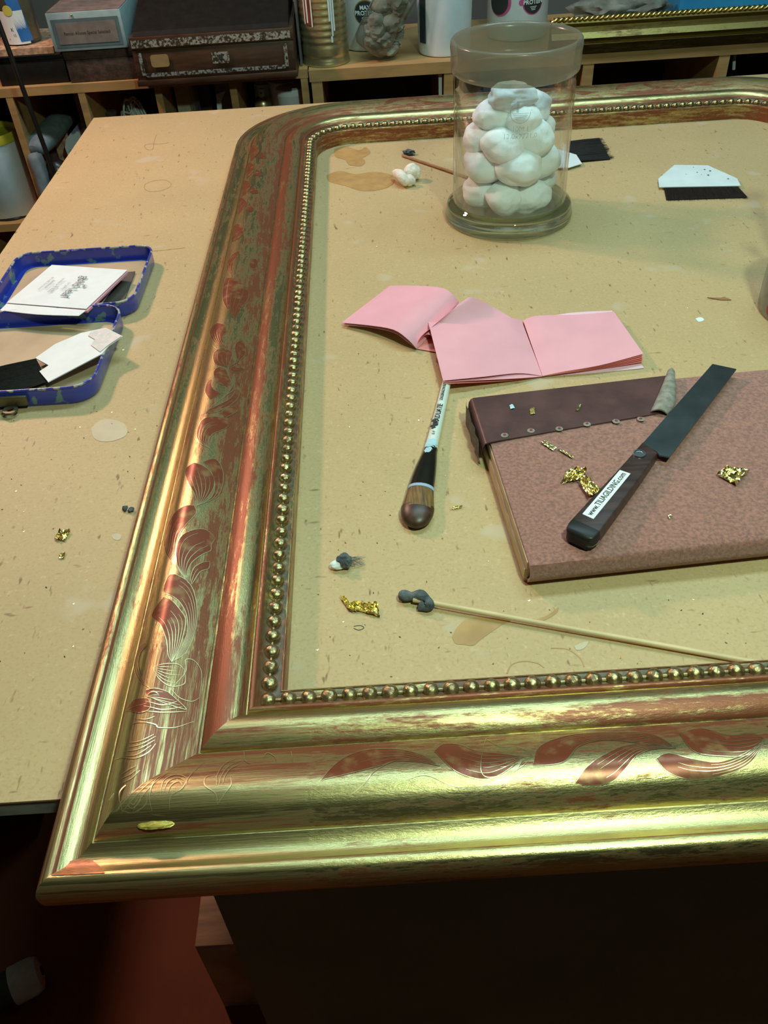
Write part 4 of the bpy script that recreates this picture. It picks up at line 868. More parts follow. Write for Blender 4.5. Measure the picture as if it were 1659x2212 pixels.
# ------------------------------------------------------------------ swabs and cotton wads
sw = thing('cotton_swab', T(1200, 1370), 'long bamboo skewer with blackened cotton tip, in front of the cushion', 'swab')
obj('skewer', tube(cr([T(893, 1295, .004), T(1200, 1352, .0035), T(1665, 1437, .0022)], 16), .0018, 10), mt['stick'], sw)
obj('swab_tip', join(tube(cr([T(862, 1285, .004), T(885, 1288, .0045), T(908, 1286, .006), T(926, 1300, .005), T(922, 1312, .0028), T(905, 1307, .003)], 24), [.0022]+[.0034+.0006*math.sin(i*.9) for i in range(23)]+[.002], 10)), mt['greycotton'], sw, smooth=60)
s2 = thing('cotton_swab', T(930, 355), 'short brown skewer with black tip behind the cotton jar', 'swab')
obj('skewer', tube([T(870, 336, .002), T(975, 371, .0025), T(1010, 383, .0025)], .0019, 8), mt['stickdark'], s2)
obj('swab_tip', ico(T(883, 329, .004), .0062, 3, .5, 2.2, (1.3, .7, .6), 3), mt['greycotton'], s2)
w1 = thing('cotton_wad', T(745, 1218), 'small blackened cotton wad with white end near the beaded edge', 'cotton wad')
obj('wad', ico(T(744, 1212, .005), .0052, 3, .35, 2, (1, 1.1, .85), 4), mt['greycotton'], w1)
obj('clean_end', ico(T(731, 1220, .0035), .0042, 3, .25, 2, (1.5, .8, .8), 5), mt['cotton'], w1)
hz_ = []
for k in range(26):
    a = T(752, 1212, .003)+Vector((0, rnd.uniform(-.003, .003), 0)); b = T(rnd.uniform(765, 792), rnd.uniform(1203, 1222), .002)
    hz_.append(tube(cr([a, a.lerp(b, .5)+Vector((0, rnd.uniform(-.002, .002), .001)), b], 5), .00012, 4))
obj('loose_fibres', join(*hz_), mt['greycotton'], w1)['kind'] = 'stuff'
tag(obj('cotton_wad', join(tube(cr([T(850, 373, .009), T(866, 380, .013), T(880, 400, .004)], 10), [.0025, .004, .0055, .0065, .007, .0072, .007, .0066, .006, .005, .003], 14), ico(T(890, 372, .011), .0105, 3, .25, 2, (1, .9, 1), 8), ico(T(884, 390, .007), .0085, 3, .25, 2, (1, .8, .9), 9)), mt['offcotton'], smooth=80), 'twisted off-white cotton wad on the board left of the glass jar', 'cotton wad')
tag(obj('cotton_wad', join(ico(T(270, 1098, .002), .0022, 2, .5, 2, (1, 1.2, .7), 11), ico(T(283, 1100, .002), .0022, 2, .5, 2, (1, 1.2, .7), 12)), mt['greycotton'], smooth=60), 'tiny grey fluff on the board left of the frame', 'fluff')

# ------------------------------------------------------------------ gilder's tips
def tip(label, card, hair, z, nm_seed, ztop=None, hz2=None):
    t = thing('gilders_tip', T(*card[0]), label, 'gilding brush', 'gilders tips')
    zt = ztop or [z]*len(card)
    c = obj('card_handle', slab(([T(x, y, k) for (x, y), k in zip(card, zt)], [list(range(len(card)))]), .0009), mt['card'], t, smooth=0)
    r0, r1, f1, f0 = hair; hs = []; rr = random.Random(nm_seed)
    hzs = hz2 or (z-.0012, z-.0012, .0012, .0012)
    A, B, D, E = [T(*p, k) for p, k in zip((r0, r1, f1, f0), hzs)]
    for k in range(240):
        u = rr.random(); a = A.lerp(B, u)+Vector((0, 0, rr.uniform(-.0004, .0002))); b = E.lerp(D, min(1.02, max(-.02, u+rr.uniform(-.015, .015)))); b = a+(b-a)*rr.uniform(.86, 1.04)
        hs.append(tube([a, a.lerp(b, .5)+Vector((0, 0, .0004)), b], [.00035, .0003, .00012], 4))
    core = slab(patch([A, E+(A-E)*.08], [B, D+(B-D)*.08], 6, 6), .0005)
    obj('hair', join(core, *hs), mt['hair'], t, smooth=0)['kind'] = 'stuff'
    return t, c
t1, c1 = tip('white card gilding tip with black hair, alone on the board right of the jar', [(1422, 386), (1457, 356), (1529, 357), (1592, 385), (1600, 401), (1424, 404)], ((1434, 402), (1590, 399), (1616, 428), (1440, 434)), .004, 1)
sp = []
for px, py, r in ((1522, 366, .0012), (1534, 369, .0014), (1506, 372, .0009), (1530, 378, .0015), (1515, 377, .0006), (1573, 386, .0012), (1498, 361, .0007), (1482, 376, .0006)):
    sp.append(mv(disc2(r, 10), T(px, py, .00425)))
obj('ink_spots', join(*sp), mt['ink'], c1, smooth=0)
t2, c2 = tip('gilding tip half hidden behind the cotton jar, dark hair showing', [(1150, 352), (1190, 362), (1228, 362), (1257, 353), (1245, 334), (1205, 322), (1168, 330)], ((1228, 350), (1230, 305), (1300, 297), (1326, 343)), .004, 2)
t3, c3 = tip('gilding tip with peeling white card resting in the blue tin', [(76, 773), (119, 743), (175, 719), (228, 708), (265, 726), (235, 746), (220, 764), (104, 825), (85, 802), (105, 789)], ((78, 775), (103, 823), (-30, 870), (-40, 800)), .012, 3, [.010+.0125*(x-76)/189 for x in (76, 119, 175, 228, 265, 235, 220, 104, 85, 105)], (.009, .009, .004, .004))
c3.data.materials.append(mt['paper'])
sc3 = [T(x, y, .0107+.0125*(x-76)/189) for x, y, z in ((196, 716, .0185), (228, 709, .020), (263, 726, .0225), (234, 745, .021), (216, 760, .0198), (196, 745, .0185), (205, 733, .019), (190, 725, .018))]
obj('torn_paper', poly(sc3), M('torn_card_paper', (.80, .70, .66), .5, col2=(.55, .6, .6), scale=220), c3, smooth=0)

# ------------------------------------------------------------------ blue hinged tin
tn = thing('blue_tin', T(200, 700), 'open hinged blue enamel tin with chipped rims, left of the frame', 'tin')
def tray(x0, x1, y0, y1, h, r, nm, parent):
    o = rrect(x0, x1, y0, y1, r); i_ = rrect(x0+.0012, x1-.0012, y0+.0012, y1-.0012, r-.001)
    rings = [([(p[0]+(.5*(x0+x1)-p[0])*.02, p[1]+(.5*(y0+y1)-p[1])*.02) for p in o], .0), (o, .003), (o, h-.001)]
    n = len(o); V, F = [], []
    for pts, z in rings+[(i_, h-.001), (i_, .0018)]:
        V += [Vector((p[0], p[1], z+.0003)) for p in pts]
    for k in range(4):
        for j in range(n): F.append([k*n+j, k*n+(j+1) % n, (k+1)*n+(j+1) % n, (k+1)*n+j])
    F += [list(range(n))[::-1], [4*n+j for j in range(n)]]
    t = obj(nm, (V, F), mt['blue'], parent, smooth=50)
    rim = [Vector((p[0], p[1], h)) for p in rrect(x0+.0004, x1-.0004, y0+.0004, y1-.0004, r)]
    obj('rolled_rim', tube(rim+[rim[0]], .0013, 8), mt['bluerim'], t, smooth=60)
    i2 = rrect(x0+.007, x1-.007, y0+.007, y1-.007, max(r-.006, .004))
    return t, i2
tb, _ = tray(-.402, -.2465, .7985, .936, .017, .020, 'tin_base', tn)
tl, i2 = tray(-.418, -.2545, .642, .794, .018, .022, 'tin_lid', tn)
obj('lid_lining', poly([(p[0], p[1], .0028) for p in i2]), mt['tinlin'], tl, smooth=0)
obj('base_lining', poly([(p[0], p[1], .0028) for p in rrect(-.394, -.254, .8065, .928, .012)]), mt['tinlin'], tb, smooth=0)
obj('hinge', tube([(-.37, .7962, .016), (-.28, .7962, .016)], .0016, 8), mt['brass'], tn)
lp = T(22, 868, .010)
brz = M('dark_bronze', (.13, .11, .06), .45, .6, var=.2)
lt = obj('latch', box((lp.x, .6395, .010), (.030, .004, .009), .0008), brz, tn)
obj('latch_loop', mv(lathe([(.0035, 0), (.0068, 0), (.0072, .001), (.0066, .002), (.0035, .002)], 10, (0, 0, 0), True), (lp.x, .632, .004)), brz, lt)
# in the tin's back tray: dark card, pink tissue and the white leaf book on top
tag(obj('card_sheet', slab(([T(*p) for p in ((100, 600, .005), (292, 586, .005), (258, 676, .005), (6, 676, .005))], [[0, 1, 2, 3]]), .001), mt['darkcard'], smooth=0), 'dark brown card sheet under the white leaf book in the tin', 'card')
tag(obj('tissue_leaf', slab(([T(*p) for p in ((150, 600, .0075), (246, 618, .010), (205, 674, .0065), (22, 674, .0065))], [[0, 1, 2, 3]]), .0012), mt['palepink'], smooth=0), 'pale pink tissue leaves peeping out under the white leaf book', 'tissue')
wb = thing('leaf_book', T(130, 630, .008), 'white gold-leaf book lying skew in the back of the blue tin', 'leaf book')
q4 = [T(112, 572, .014), T(275, 583, .0165), T(186, 667, .0205), T(14, 654, .0195)]
obj('tissue_block', slab(([p-Vector((0, 0, .0012)) for p in (T(111, 573, .014), T(276, 584, .0165), T(188, 669, .0205), T(12, 655, .0195))], [[0, 1, 2, 3]]), .0022), mt['pink'], wb, smooth=0)
cv = obj('book_cover', slab((q4, [[0, 1, 2, 3]]), .0005), mt['paper'], wb, smooth=0)
obj('cover_flap', slab(patch([T(14, 656, .0195), T(100, 663, .0200), T(186, 670, .0205)], [T(0, 670, .0192), T(80, 679, .0190), T(170, 682, .0195)], 6, 3), .0004), mt['paper'], wb)
bx = (q4[2]-q4[1]).normalized(); by = Vector((0, 0, 1)).cross(bx).normalized()
def on_cover(vf, px, py): return xf(vf, frame_m(T(px, py, .0185)+Vector((0, 0, .0012)), bx, by, Vector((0, 0, 1))))
fx = []
obj('lettering', join(on_cover(text('gold leaf', .0150, .0001), 163, 620)), mt['greyink'], cv, smooth=0)
obj('small_print', join(*[on_cover(text(s, .0042), px, py) for s, px, py in (('booklet of 25 leaves', 122, 618), ('23 carat', 118, 626), ('extra thick', 108, 616), ('80 x 80 mm loose', 100, 614), ('for gilding', 143, 620))]), mt['greyink'], cv, smooth=0)
obj('drop_mark', join(on_cover(disc2(.0018, 12), 182, 620), on_cover(ring2(.0032, .0004, 0, 4.5), 182, 620)), mt['greyink'], cv, smooth=0)

# ------------------------------------------------------------------ right edge: water jar with brushes, splinter
RJ = (.4225, .722)
j2 = thing('water_jar', (*RJ, 0), 'small cloudy glass jar with red paint marks at the right edge', 'jar')
obj('jar_wall', lathe([(0, .0006), (.046, .0006), (.050, .004), (.0505, .02), (.0500, .085), (.0475, .085), (.0475, .02), (.046, .006), (0, .006)], 40, (*RJ, 0)), mt['dirtyglass'], j2, smooth=60)
obj('paint_mark', wrap(join(disc2(.006, 16, 0, .078, .5), disc2(.006, 16, .008, .012, 1)), (*RJ, 0), .0508, -PI+.12), mt['red'], j2, smooth=60)
for k, (bx_, by_, tx, ty, tz, lab_) in enumerate(((.43, .70, .388, .716, .168, 'thin brush handle leaning left in the jar at the right edge'), (.41, .74, .425, .800, .20, 'paddle brush leaning back in the jar at the right edge'))):
    bo_ = thing('jar_brush', (bx_, by_, .01), lab_, 'paint brush')
    a, b = Vector((bx_, by_, .008)), Vector((tx, ty, tz))
    obj('brush_handle', tube([a, a.lerp(b, .5), b], [.0028, .0042, .0012] if k == 0 else [.003, .004, .004], 8), mt['stickdark'], bo_)
    obj('bristles', ico(b, .010, 3, .1, 2, (.45, .7, 1.1) if k == 0 else (1.4, .8, 1.3), k), mt['bristle'], bo_)
tag(obj('wood_splinter', slab(([T(*p, .0012) for p in ((1528, 642), (1556, 643), (1564, 641), (1580, 647), (1558, 647))], [[0, 1, 2, 3, 4]]), .001), mt['stickdark'], smooth=0), 'thin brown wood splinter on the board behind the cushion', 'splinter')

# ------------------------------------------------------------------ shelves behind the bench
SY = 1.70
def bx_(name, xa, xb, ya, yb, za, zb, mat, parent, bev=0.0): return obj(name, boxb(xa, xb, ya, yb, za, zb, bev), mat, parent)
cu1 = thing('pigeonhole_shelf', (-.4, 1.85, FLOOR), 'light wood pigeonhole shelf unit behind the bench at left', 'shelf')
sx = [Vp(px, 220, SY).x for px in (22, 180, 346, 508, 662)]
sx = [sx[0]-.137]+sx
zt = .001
bx_('top_board', sx[0]-.01, sx[-1]+.008, SY, SY+.30, zt-.015, zt, mt['ply'], cu1)
for x in sx: bx_('divider', x-.0065, x+.0065, SY+.0005, SY+.30, -.60, zt-.015, mt['ply'], cu1)
bx_('bottom_board', sx[0]-.01, sx[-1]+.008, SY-.004, SY+.30, -.263, -.248, mt['ply'], cu1)
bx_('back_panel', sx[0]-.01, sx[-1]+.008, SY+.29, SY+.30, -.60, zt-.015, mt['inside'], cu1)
cu2 = thing('box_shelf', (.3, 1.85, FLOOR), 'darker wood box shelf behind the bench, right of the pigeonholes', 'shelf')
rx = [Vp(px, 170, SY).x for px in (684, 970, 1266, 1552, 1800)]
bx_('top_board', rx[0]-.013, rx[-1], SY-.01, SY+.30, -.019, .0005, mt['ply'], cu2)
for x in rx: bx_('divider', x-.010, x+.010, SY-.009, SY+.30, -.50, -.019, mt['ply'], cu2)
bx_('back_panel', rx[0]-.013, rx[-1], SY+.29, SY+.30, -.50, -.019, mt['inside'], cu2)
bx_('bottom_board', rx[0]-.013, rx[-1], SY-.009, SY+.29, -.30, -.285, mt['ply'], cu2)
tag(obj('white_strip', boxb(rx[1]-.0185, rx[1]-.0125, SY+.01, SY+.02, -.16, -.022), mt['paper'], smooth=0), 'narrow white strip standing inside the box shelf left of the jar', 'strip')
tag(obj('white_strip', tube(cr([Vp(1592, 108, SY+.03), Vp(1587, 122, SY+.03), Vp(1585, 150, SY+.03)], 8), .003, 8), mt['paper']), 'curled white paper strip in the dark shelf above the frame corner', 'strip')
tag(obj('blue_board', box((Vp(1500, 150, SY+.1).x, SY+.12, -.20), (.06, .01, .20), .001, .3), mt['grey'], smooth=0), 'dull blue board standing in the dark shelf behind the frame', 'board')
tag(obj('paper_stack', boxb(rx[3]+.02, rx[3]+.14, SY+.05, SY+.2, -.284, -.19), M('dull_blue_paper', (.12, .15, .22), .7, var=.1), smooth=0), 'dull blue stack in the right hand shelf bay', 'stack')

# contents of the pigeonholes
bc = Vector((Vp(24, 440, 1.765).x, 1.765, -.2478))
bk = thing('white_tub', bc, 'tall white plastic tub with yellow rim in the lowest left pigeonhole', 'tub')
obj('tub_wall', lathe([(0, .001), (.050, .001), (.053, .004), (.0575, .150), (.0555, .150), (.051, .005), (0, .005)], 40, bc), mt['white'], bk, smooth=50)
obj('yellow_rim', lathe([(.0565, .143), (.0595, .144), (.0600, .158), (.0585, .161), (.0560, .160), (.0550, .144)], 40, bc, True), mt['yellowplastic'], bk, smooth=50, label='yellow plastic rim')
obj('inner_sleeve', lathe([(.0552, .150), (.0535, .110), (.0505, .02), (0, .02)], 40, bc), mt['yellowplastic'], bk, smooth=50)
xa = sx[1]
def item(name, vf, mat, lab, cat, smooth=50, group=None): return tag(obj(name, vf, mt[mat], smooth=smooth), lab, cat, group)
item('cream_card', box((xa+.075, 1.93, -.10), (.055, .004, .29), .0005), 'cream', 'cream card standing at the back of the second pigeonhole', 'card', 0)
item('cloth_roll', tube(cr([Vp(72, 325, 1.70)+Vector((0, .0, 0)), Vp(96, 300, 1.75), Vp(130, 262, 1.84), Vp(140, 255, 1.9)], 12), [.012, .020, .024, .026, .027, .027, .027, .026, .025, .024, .022, .018, .010], 16, .75), 'grey', 'grey blue cloth roll lying in the second pigeonhole', 'cloth')
item('wrapped_tool', tube(cr([Vp(72, 330, 1.70), Vp(88, 375, 1.69), Vp(100, 425, 1.68)], 10), [.008, .014, .015, .015, .014, .014, .013, .013, .012, .012, .010], 12), 'grey', 'narrow grey wrapped tool hanging forward from the second pigeonhole', 'tool')
item('dark_bottle', lathe([(0, .001), (.020, .001), (.022, .004), (.022, .085), (.018, .098), (.010, .104), (.010, .118), (0, .119)], 24, (Vp(126, 400, 1.72).x, 1.74, -.2478)), 'brown', 'dark brown bottle in front of the printed pouch in the pigeonhole', 'bottle')
pv = [Vp(*p) for p in ((140, 318, 1.76), (143, 300, 1.77), (172, 263, 1.80), (184, 274, 1.80), (160, 335, 1.76), (150, 345, 1.75))]
item('printed_pouch', slab(([v for v in pv], [[0, 1, 2, 3, 4, 5]]), .018), 'pouch', 'white and purple printed pouch behind the bench edge', 'pouch', 0)
item('orange_carton', box((Vp(128, 330, 1.80).x, 1.83, -.170), (.03, .05, .155), .001, .4), 'cork', 'orange brown carton between cloth roll and pouch', 'carton', 0)
cds = []
cc = Vp(300, 245, 1.80)
cb = thing('cord_bundle', (cc.x, 1.80, -.2478), 'tangled bundle of white cord in the third pigeonhole', 'cord')
for k in range(9):
    a0_ = rnd.uniform(-.5, .5); pts = []
    for i in range(9):
        a = PI*i/8; pts.append(Vector((cc.x-.045+.075*i/8+rnd.uniform(-.006, .006), 1.79+rnd.uniform(-.02, .02), -.15+.10*math.sin(a)*rnd.uniform(.6, 1.05))))
    cds.append(tube(cr(pts, 30), .0022, 6))
obj('cord_loops', join(*cds), mt['cord'], cb, smooth=60)['kind'] = 'stuff'
obj('cord_tail', tube(cr([Vector((cc.x-.02, 1.79, -.16)), Vector((cc.x-.01, 1.785, -.20)), Vector((cc.x, 1.79, -.2455))], 10), .003, 6), mt['cord'], cb)
item('glass_phial', lathe([(0, .001), (.013, .001), (.013, .15), (.008, .16), (.010, .175), (0, .176)], 16, (Vp(236, 235, 1.78).x, 1.79, -.2478)), 'bag', 'clear glass phial standing left of the white cord', 'phial')
item('glass_tube', tube([Vector((Vp(414, 182, 1.76).x, 1.765, -.01)), Vector((Vp(424, 240, 1.75).x, 1.755, -.2475))], .008, 12), 'bag', 'tall clear glass tube in the fourth pigeonhole', 'glass tube')
item('dark_box', boxb(sx[3]+.052, sx[3]+.078, 1.80, 1.86, -.2478, -.03), 'brown', 'narrow dark box behind the clear glass tube', 'box', 0)
item('cream_box', boxb(sx[3]+.014, sx[3]+.048, 1.78, 1.86, -.2478, -.028), 'cream', 'narrow cream box at the left of the fourth pigeonhole', 'box', 0)
item('mauve_folder', boxb(sx[3]+.086, sx[3]+.128, 1.82, 1.86, -.2478, -.025), 'mauve', 'mauve grey folder standing in the fourth pigeonhole', 'folder', 0)
item('folded_note', slab(([Vp(*p) for p in ((467, 204, 1.79), (486, 197, 1.79), (478, 216, 1.785), (480, 250, 1.78), (470, 250, 1.78))], [[0, 1, 2, 3, 4]]), .001), 'paper', 'folded white note leaning on the mauve folder', 'note', 0)
t1c = Vector((Vp(612, 200, 1.82).x, 1.83, -.2478)); t2c = Vector((Vp(628, 215, 1.755).x, 1.765, -.2478))
def tub(c, r, h, lab, mat='whitegloss'):
    t = thing('white_canister', c, lab, 'canister', 'white canisters in the pigeonhole')
    obj('canister_body', lathe([(0, .001), (r*.98, .001), (r, .004), (r, h-.012), (r*1.02, h-.011)], 36, c), mt[mat], t, smooth=50)
    obj('canister_lid', lathe([(r*1.02, h-.011), (r*1.03, h-.002), (r, h), (0, h)], 36, c), mt[mat], t, smooth=50)
hh1 = Vp(612, 172, 1.83).z-t1c.z; hh2 = Vp(628, 188, 1.765).z-t2c.z
tub(t1c, .0275, hh1, 'taller white canister at the back of the fifth pigeonhole'); tub(t2c, .0270, hh2, 'shorter white canister in front of the taller one')
sc = Vector((Vp(568, 225, 1.80).x, 1.80, -.2478)); sh = Vp(568, 208, 1.80).z-sc.z
spc = thing('spray_can', sc, 'spray can with white nozzle beside the white canisters', 'spray can')
obj('can_body', lathe([(0, .001), (.017, .001), (.017, sh-.012), (.012, sh-.002), (.006, sh)], 24, sc), mt['tin'], spc, smooth=50)
nz_ = obj('nozzle', lathe([(.006, sh), (.006, sh+.012), (.0045, sh+.014), (0, sh+.014)], 16, sc), mt['white'], spc, smooth=50)
obj('nozzle_hole', mv(lathe([(0, 0), (.0018, 0), (.0018, .002), (0, .002)], 8), (sc.x, sc.y-.006, sc.z+sh+.007)), mt['ink'], nz_)
item('white_cup', lathe([(0, .001), (.017, .001), (.019, .15+0), (.019, sh+.012), (.0175, sh+.012), (.0155, .01), (0, .01)], 28, sc+Vector((0, .05, 0))), 'white', 'white cup behind the spray can nozzle', 'cup')

# on top of the pigeonholes
zt += .0003
bb = thing('black_box', (-.62, 1.79, zt), 'flat black lacquer box under the chipboard, top left', 'box')
bl0, bl1 = -.66, Vp(147, 165, 1.715).x
bx_('box_body', bl0, bl1, 1.715, 1.86, zt, zt+.040, mt['black'], bb, .001); bx_('box_lid', bl0, bl1+.002, 1.713, 1.862, zt+.0405, zt+.047, mt['black'], bb, .001)
item('metal_plate', boxb(bl0-.01, bl1-.002, 1.711, 1.865, zt+.0475, zt+.0495), 'steelbright', 'thin bright metal plate between black box and chipboard', 'plate', 0)
item('chipboard_piece', boxb(bl0-.01, bl1-.012, 1.712, 1.865, zt+.050, zt+.0605), 'cork', 'orange chipboard piece under the labelled jar, top left', 'board', 0)
jz = zt+.061
jc = Vector((Vp(48, 80, 1.76).x, 1.765, jz))
lj = thing('labelled_jar', jc, 'clear plastic jar with white and blue label on the chipboard', 'jar')
obj('jar_wall', lathe([(0, .001), (.030, .001), (.0325, .004), (.0330, .16), (.031, .16), (.0305, .005), (0, .005)], 36, jc), mt['bag'], lj, smooth=50)
lbl = obj('label', wrap(rect2(-.036, .022, .002, .055, 24), jc, .0334, -PI/2), mt['paper'], lj, smooth=50)
obj('blue_panel', wrap((lambda g: ([Vector((v.x+(.055-v.y)*.12, v.y, 0)) for v in g[0]], g[1]))(rect2(.000, .022, .006, .10, 12)), jc, .0337, -PI/2), mt['bluelab'], lbl, smooth=50)
obj('yellow_spot', wrap(disc2(.0085, 20, -.003, .056), jc, .0341, -PI/2), mt['yellow'], lbl, smooth=50)
obj('printed_marks', wrap(join(mv(text('K', .008), (-.004, .026, 0)), mv(text('15', .006), (-.002, .017, 0)), mv(text('A', .004), (-.014, .011, 0)), rect2(.006, .018, .078, .086, 4)), jc, .0340, -PI/2), mt['ink'], lbl, smooth=50)
obj('jar_contents', lathe([(0, .006), (.029, .006), (.0298, .075), (0, .082)], 24, jc), mt['amber'], lj, smooth=50)
b0 = Vp(150, 166, 1.708); b1_ = Vp(300, 158, 1.708)
br_ = thing('brown_case', ((b0.x+b1_.x)/2, 1.78, zt), 'brown mottled leatherette case under the cigar box', 'case')
bx_('case_body', b0.x, b1_.x, 1.708, 1.86, zt, zt+.038, mt['leatherette'], br_, .0015); bx_('case_lid', b0.x-.001, b1_.x+.001, 1.7065, 1.861, zt+.0382, zt+.0535, mt['leatherette'], br_, .0015)
cz = zt+.054
c0, c1_ = Vp(117, 104, 1.70), Vp(274, 92, 1.70)
cg = thing('cigar_box', ((c0.x+c1_.x)/2, 1.77, cz), 'grey blue paper covered cigar box with script label', 'box')
ctop = Vp(95, 30, 1.70).z
chh = max(.052, ctop-cz)
cbx = bx_('box_body', c0.x, c1_.x, 1.70, 1.85, cz, cz+chh, mt['labelblue'], cg, .0008)
bx_('front_panel', c0.x+.006, c1_.x-.006, 1.6992, 1.6998, cz+.006, cz+chh-.010, mt['labelteal'], cg)
lp_ = bx_('label_panel', c0.x+.013, c1_.x-.012, 1.6985, 1.6991, cz+.011, cz+chh-.016, mt['label'], cg)
bx_('lid_top', c0.x+.001, c1_.x-.001, 1.702, 1.85, cz+chh, cz+chh+.0012, mt['boxtop'], cg)
obj('lid_catch', lathe([(0, 0), (.0024, 0), (.0018, .001), (0, .0012)], 12, ((c0.x+c1_.x)/2-.02, 1.6990, cz+chh-.004)), mt['brass'], cg)
def vert_text(s, size, x, y, z, sx_=1.0): return xf(text(s, size), frame_m((x, y, z), Vector((sx_, 0, 0)), Vector((0, 0, 1)), Vector((0, -1, 0))))
obj('lettering', vert_text('Ramon Allones Special Selected', .0075, (c0.x+c1_.x)/2, 1.6982, cz+chh*.46, .85), mt['ink'], lp_, smooth=0)
# rosewood writing box
RY = 1.655
r0, r1 = Vp(300, 180, RY), Vp(640, 152, RY)
zb = zt-.016
rb_ = thing('rosewood_box', ((r0.x+r1.x)/2, 1.75, zt), 'dark rosewood box with silver inlaid borders on the pigeonholes', 'box')
rz0, rz1, rz2 = zt, Vp(292, 92, RY).z, Vp(288, 70, RY).z
rz1 = rz0+.058; rz2 = rz1+.020
bx_('box_body', r0.x, r1.x, RY, RY+.21, rz0, rz1, mt['rose'], rb_, .001)
bx_('base_plinth', r0.x-.002, r1.x+.002, RY-.002, RY+.212, rz0, rz0+.010, mt['rose'], rb_, .001)
lid = bx_('box_lid', r0.x-.001, r1.x+.001, RY-.001, RY+.211, rz1+.0006, rz2, mt['rose'], rb_, .001)
sl = prism([(0, 0), (.10, 0), (.10, .075)], 0, 1)
obj('sloping_top', ([Vector((r0.x+.006+(r1.x-r0.x-.012)*v.z, RY+.004+v.x*2.0, rz2+.0004+v.y)) for v in prism([(0, 0), (.100, 0), (.100, .07), (.004, .006)], 0, 1)[0]], prism([(0, 0), (.100, 0), (.100, .07), (.004, .006)], 0, 1)[1]), mt['lidblack'], lid, smooth=0)
def inl(x0, x1, z0, z1, nm='inlay_band'): return bx_(nm, x0, x1, RY-.0032, RY-.0024, z0, z1, mt['inlay'], rb_)
Wb = r1.x-r0.x
inl(r0.x+.002, r1.x-.004, rz1+.004, rz2-.004)
inl(r0.x+.016, r1.x-.018, rz0+.015, rz0+.021); inl(r0.x+.010, r0.x+.016, rz0+.018, rz1-.004); inl(r1.x-.018, r1.x-.012, rz0+.018, rz1-.004)
inl(r0.x+.138, r0.x+.168, rz0+.030, rz0+.048, 'lock_plate'); bx_('keyhole', r0.x+.149, r0.x+.157, RY-.0038, RY-.0030, rz0+.036, rz0+.044, mt['ink'], rb_)
obj('brass_label', ([Vector((p[0], RY-.0026-(.0006 if i >= 28 else 0), p[1])) for i, p in enumerate(rrect(r0.x+.030, r0.x+.062, rz0+.030, rz0+.050, .005)*2)], [list(range(28)), list(range(28, 56))]+[[i, (i+1) % 28, 28+(i+1) % 28, 28+i] for i in range(28)]), M('tan_sticker', (.30, .20, .08), .6, var=.1), rb_, smooth=0, label='tan paper sticker')
# clear panes between the box and the tin can
item('glass_sheet', box((r1.x+.0065, 1.80, zt+.065), (.004, .16, .128), .0005, 0), 'dirtyglass', 'grey glass sheet standing right of the rosewood box', 'glass', 0)
item('dark_slate', box((r1.x+.0145, 1.81, zt+.07), (.006, .15, .138), .0008, 0), 'black', 'thin dark slate standing edge-on left of the tin can', 'slate', 0)
zt2 = .0008
def can_profile(r, h):
    p = [(0, .001), (r*.97, .001), (r*1.01, .0005), (r*1.02, .004), (r, .006)]
    for k in range(60):
        z = .008+(h-.016)*k/59; g = 1-.022*(.5-.5*math.cos(2*PI*k/5))*(1 if 10 < k < 44 or k % 20 < 4 else 0); p.append((r*g, z))
    return p+[(r*1.02, h-.003), (r*1.0, h), (r*.96, h), (r*.95, h-.006), (0, h-.006)]
tcx = (Vp(655, 110, 1.755).x+Vp(754, 105, 1.755).x)/2; tr_ = (Vp(754, 105, 1.755).x-Vp(655, 110, 1.755).x)/2
tc_ = Vector((tcx, 1.745, zt2))
tcn = thing('tin_can', tc_, 'ribbed gold tin can with white paint drips on the shelf', 'tin can')
tw = obj('can_wall', lathe(can_profile(tr_, .145), 48, tc_), mt['tin'], tcn, smooth=50)
drips = []
for x, z0, z1 in ((-.036, .070, .12), (-.030, .072, .12), (-.020, .066, .12), (.012, .074, .12), (.016, .050, .12), (.020, .058, .11), (.014, .040, .05)):
    drips.append(rect2(x-.0012, x+.0012+.001*rnd.random(), z0, z1, 2))
obj('paint_drips', wrap(join(*drips), tc_, tr_*1.012, -PI/2), mt['paper'], tw, smooth=50)
obj('brown_streak', wrap(rect2(-.034, -.018, .068, .125, 8), tc_, tr_*1.008, -PI/2), mt['tinred'], tw, smooth=50)
def ptub(c, r, h, lab, pinky, a0_):
    t = thing('protein_tub', c, lab, 'tub')
    w_ = obj('tub_wall', lathe([(0, .001), (r*.96, .001), (r, .005), (r, h), (0, h)], 48, c), mt['white'], t, smooth=50)
    bg = obj('badge_ring', wrap(disc2(.0215, 36, 0, .066), c, r+.0004, a0_), mt['pinklab' if pinky else 'brass'], w_, smooth=50)
    obj('badge', wrap(disc2(.0195, 36, 0, .066), c, r+.0008, a0_), mt['tealink' if not pinky else 'ink'], w_, smooth=50)
    obj('lettering', wrap(join(mv(text('MAX', .0095, .0003), (0, .0745, 0)), mv(text('PROTEIN', .0100, .0003), (0, .0655, 0)), rect2(-.007, .007, .0575, .0585, 4), rect2(-.005, .005, .055, .056, 4), rect2(-.004, .004, .0525, .0535, 4)), c, r+.0012, a0_), mt['paper'], w_, smooth=50)
    return t, w_
pc_ = Vector((Vp(800, 60, 1.83).x, 1.85, zt2))
ptub(pc_, .058, .19, 'white protein tub with round black badge behind the clear bag', False, -PI/2-.15)
pc2 = Vector((Vp(1118, 20, 1.85).x, 1.85, zt2))
pt2, pw2 = ptub(pc2, .058, .19, 'white protein tub with pink badges behind the jar rim', True, -PI/2+.35)
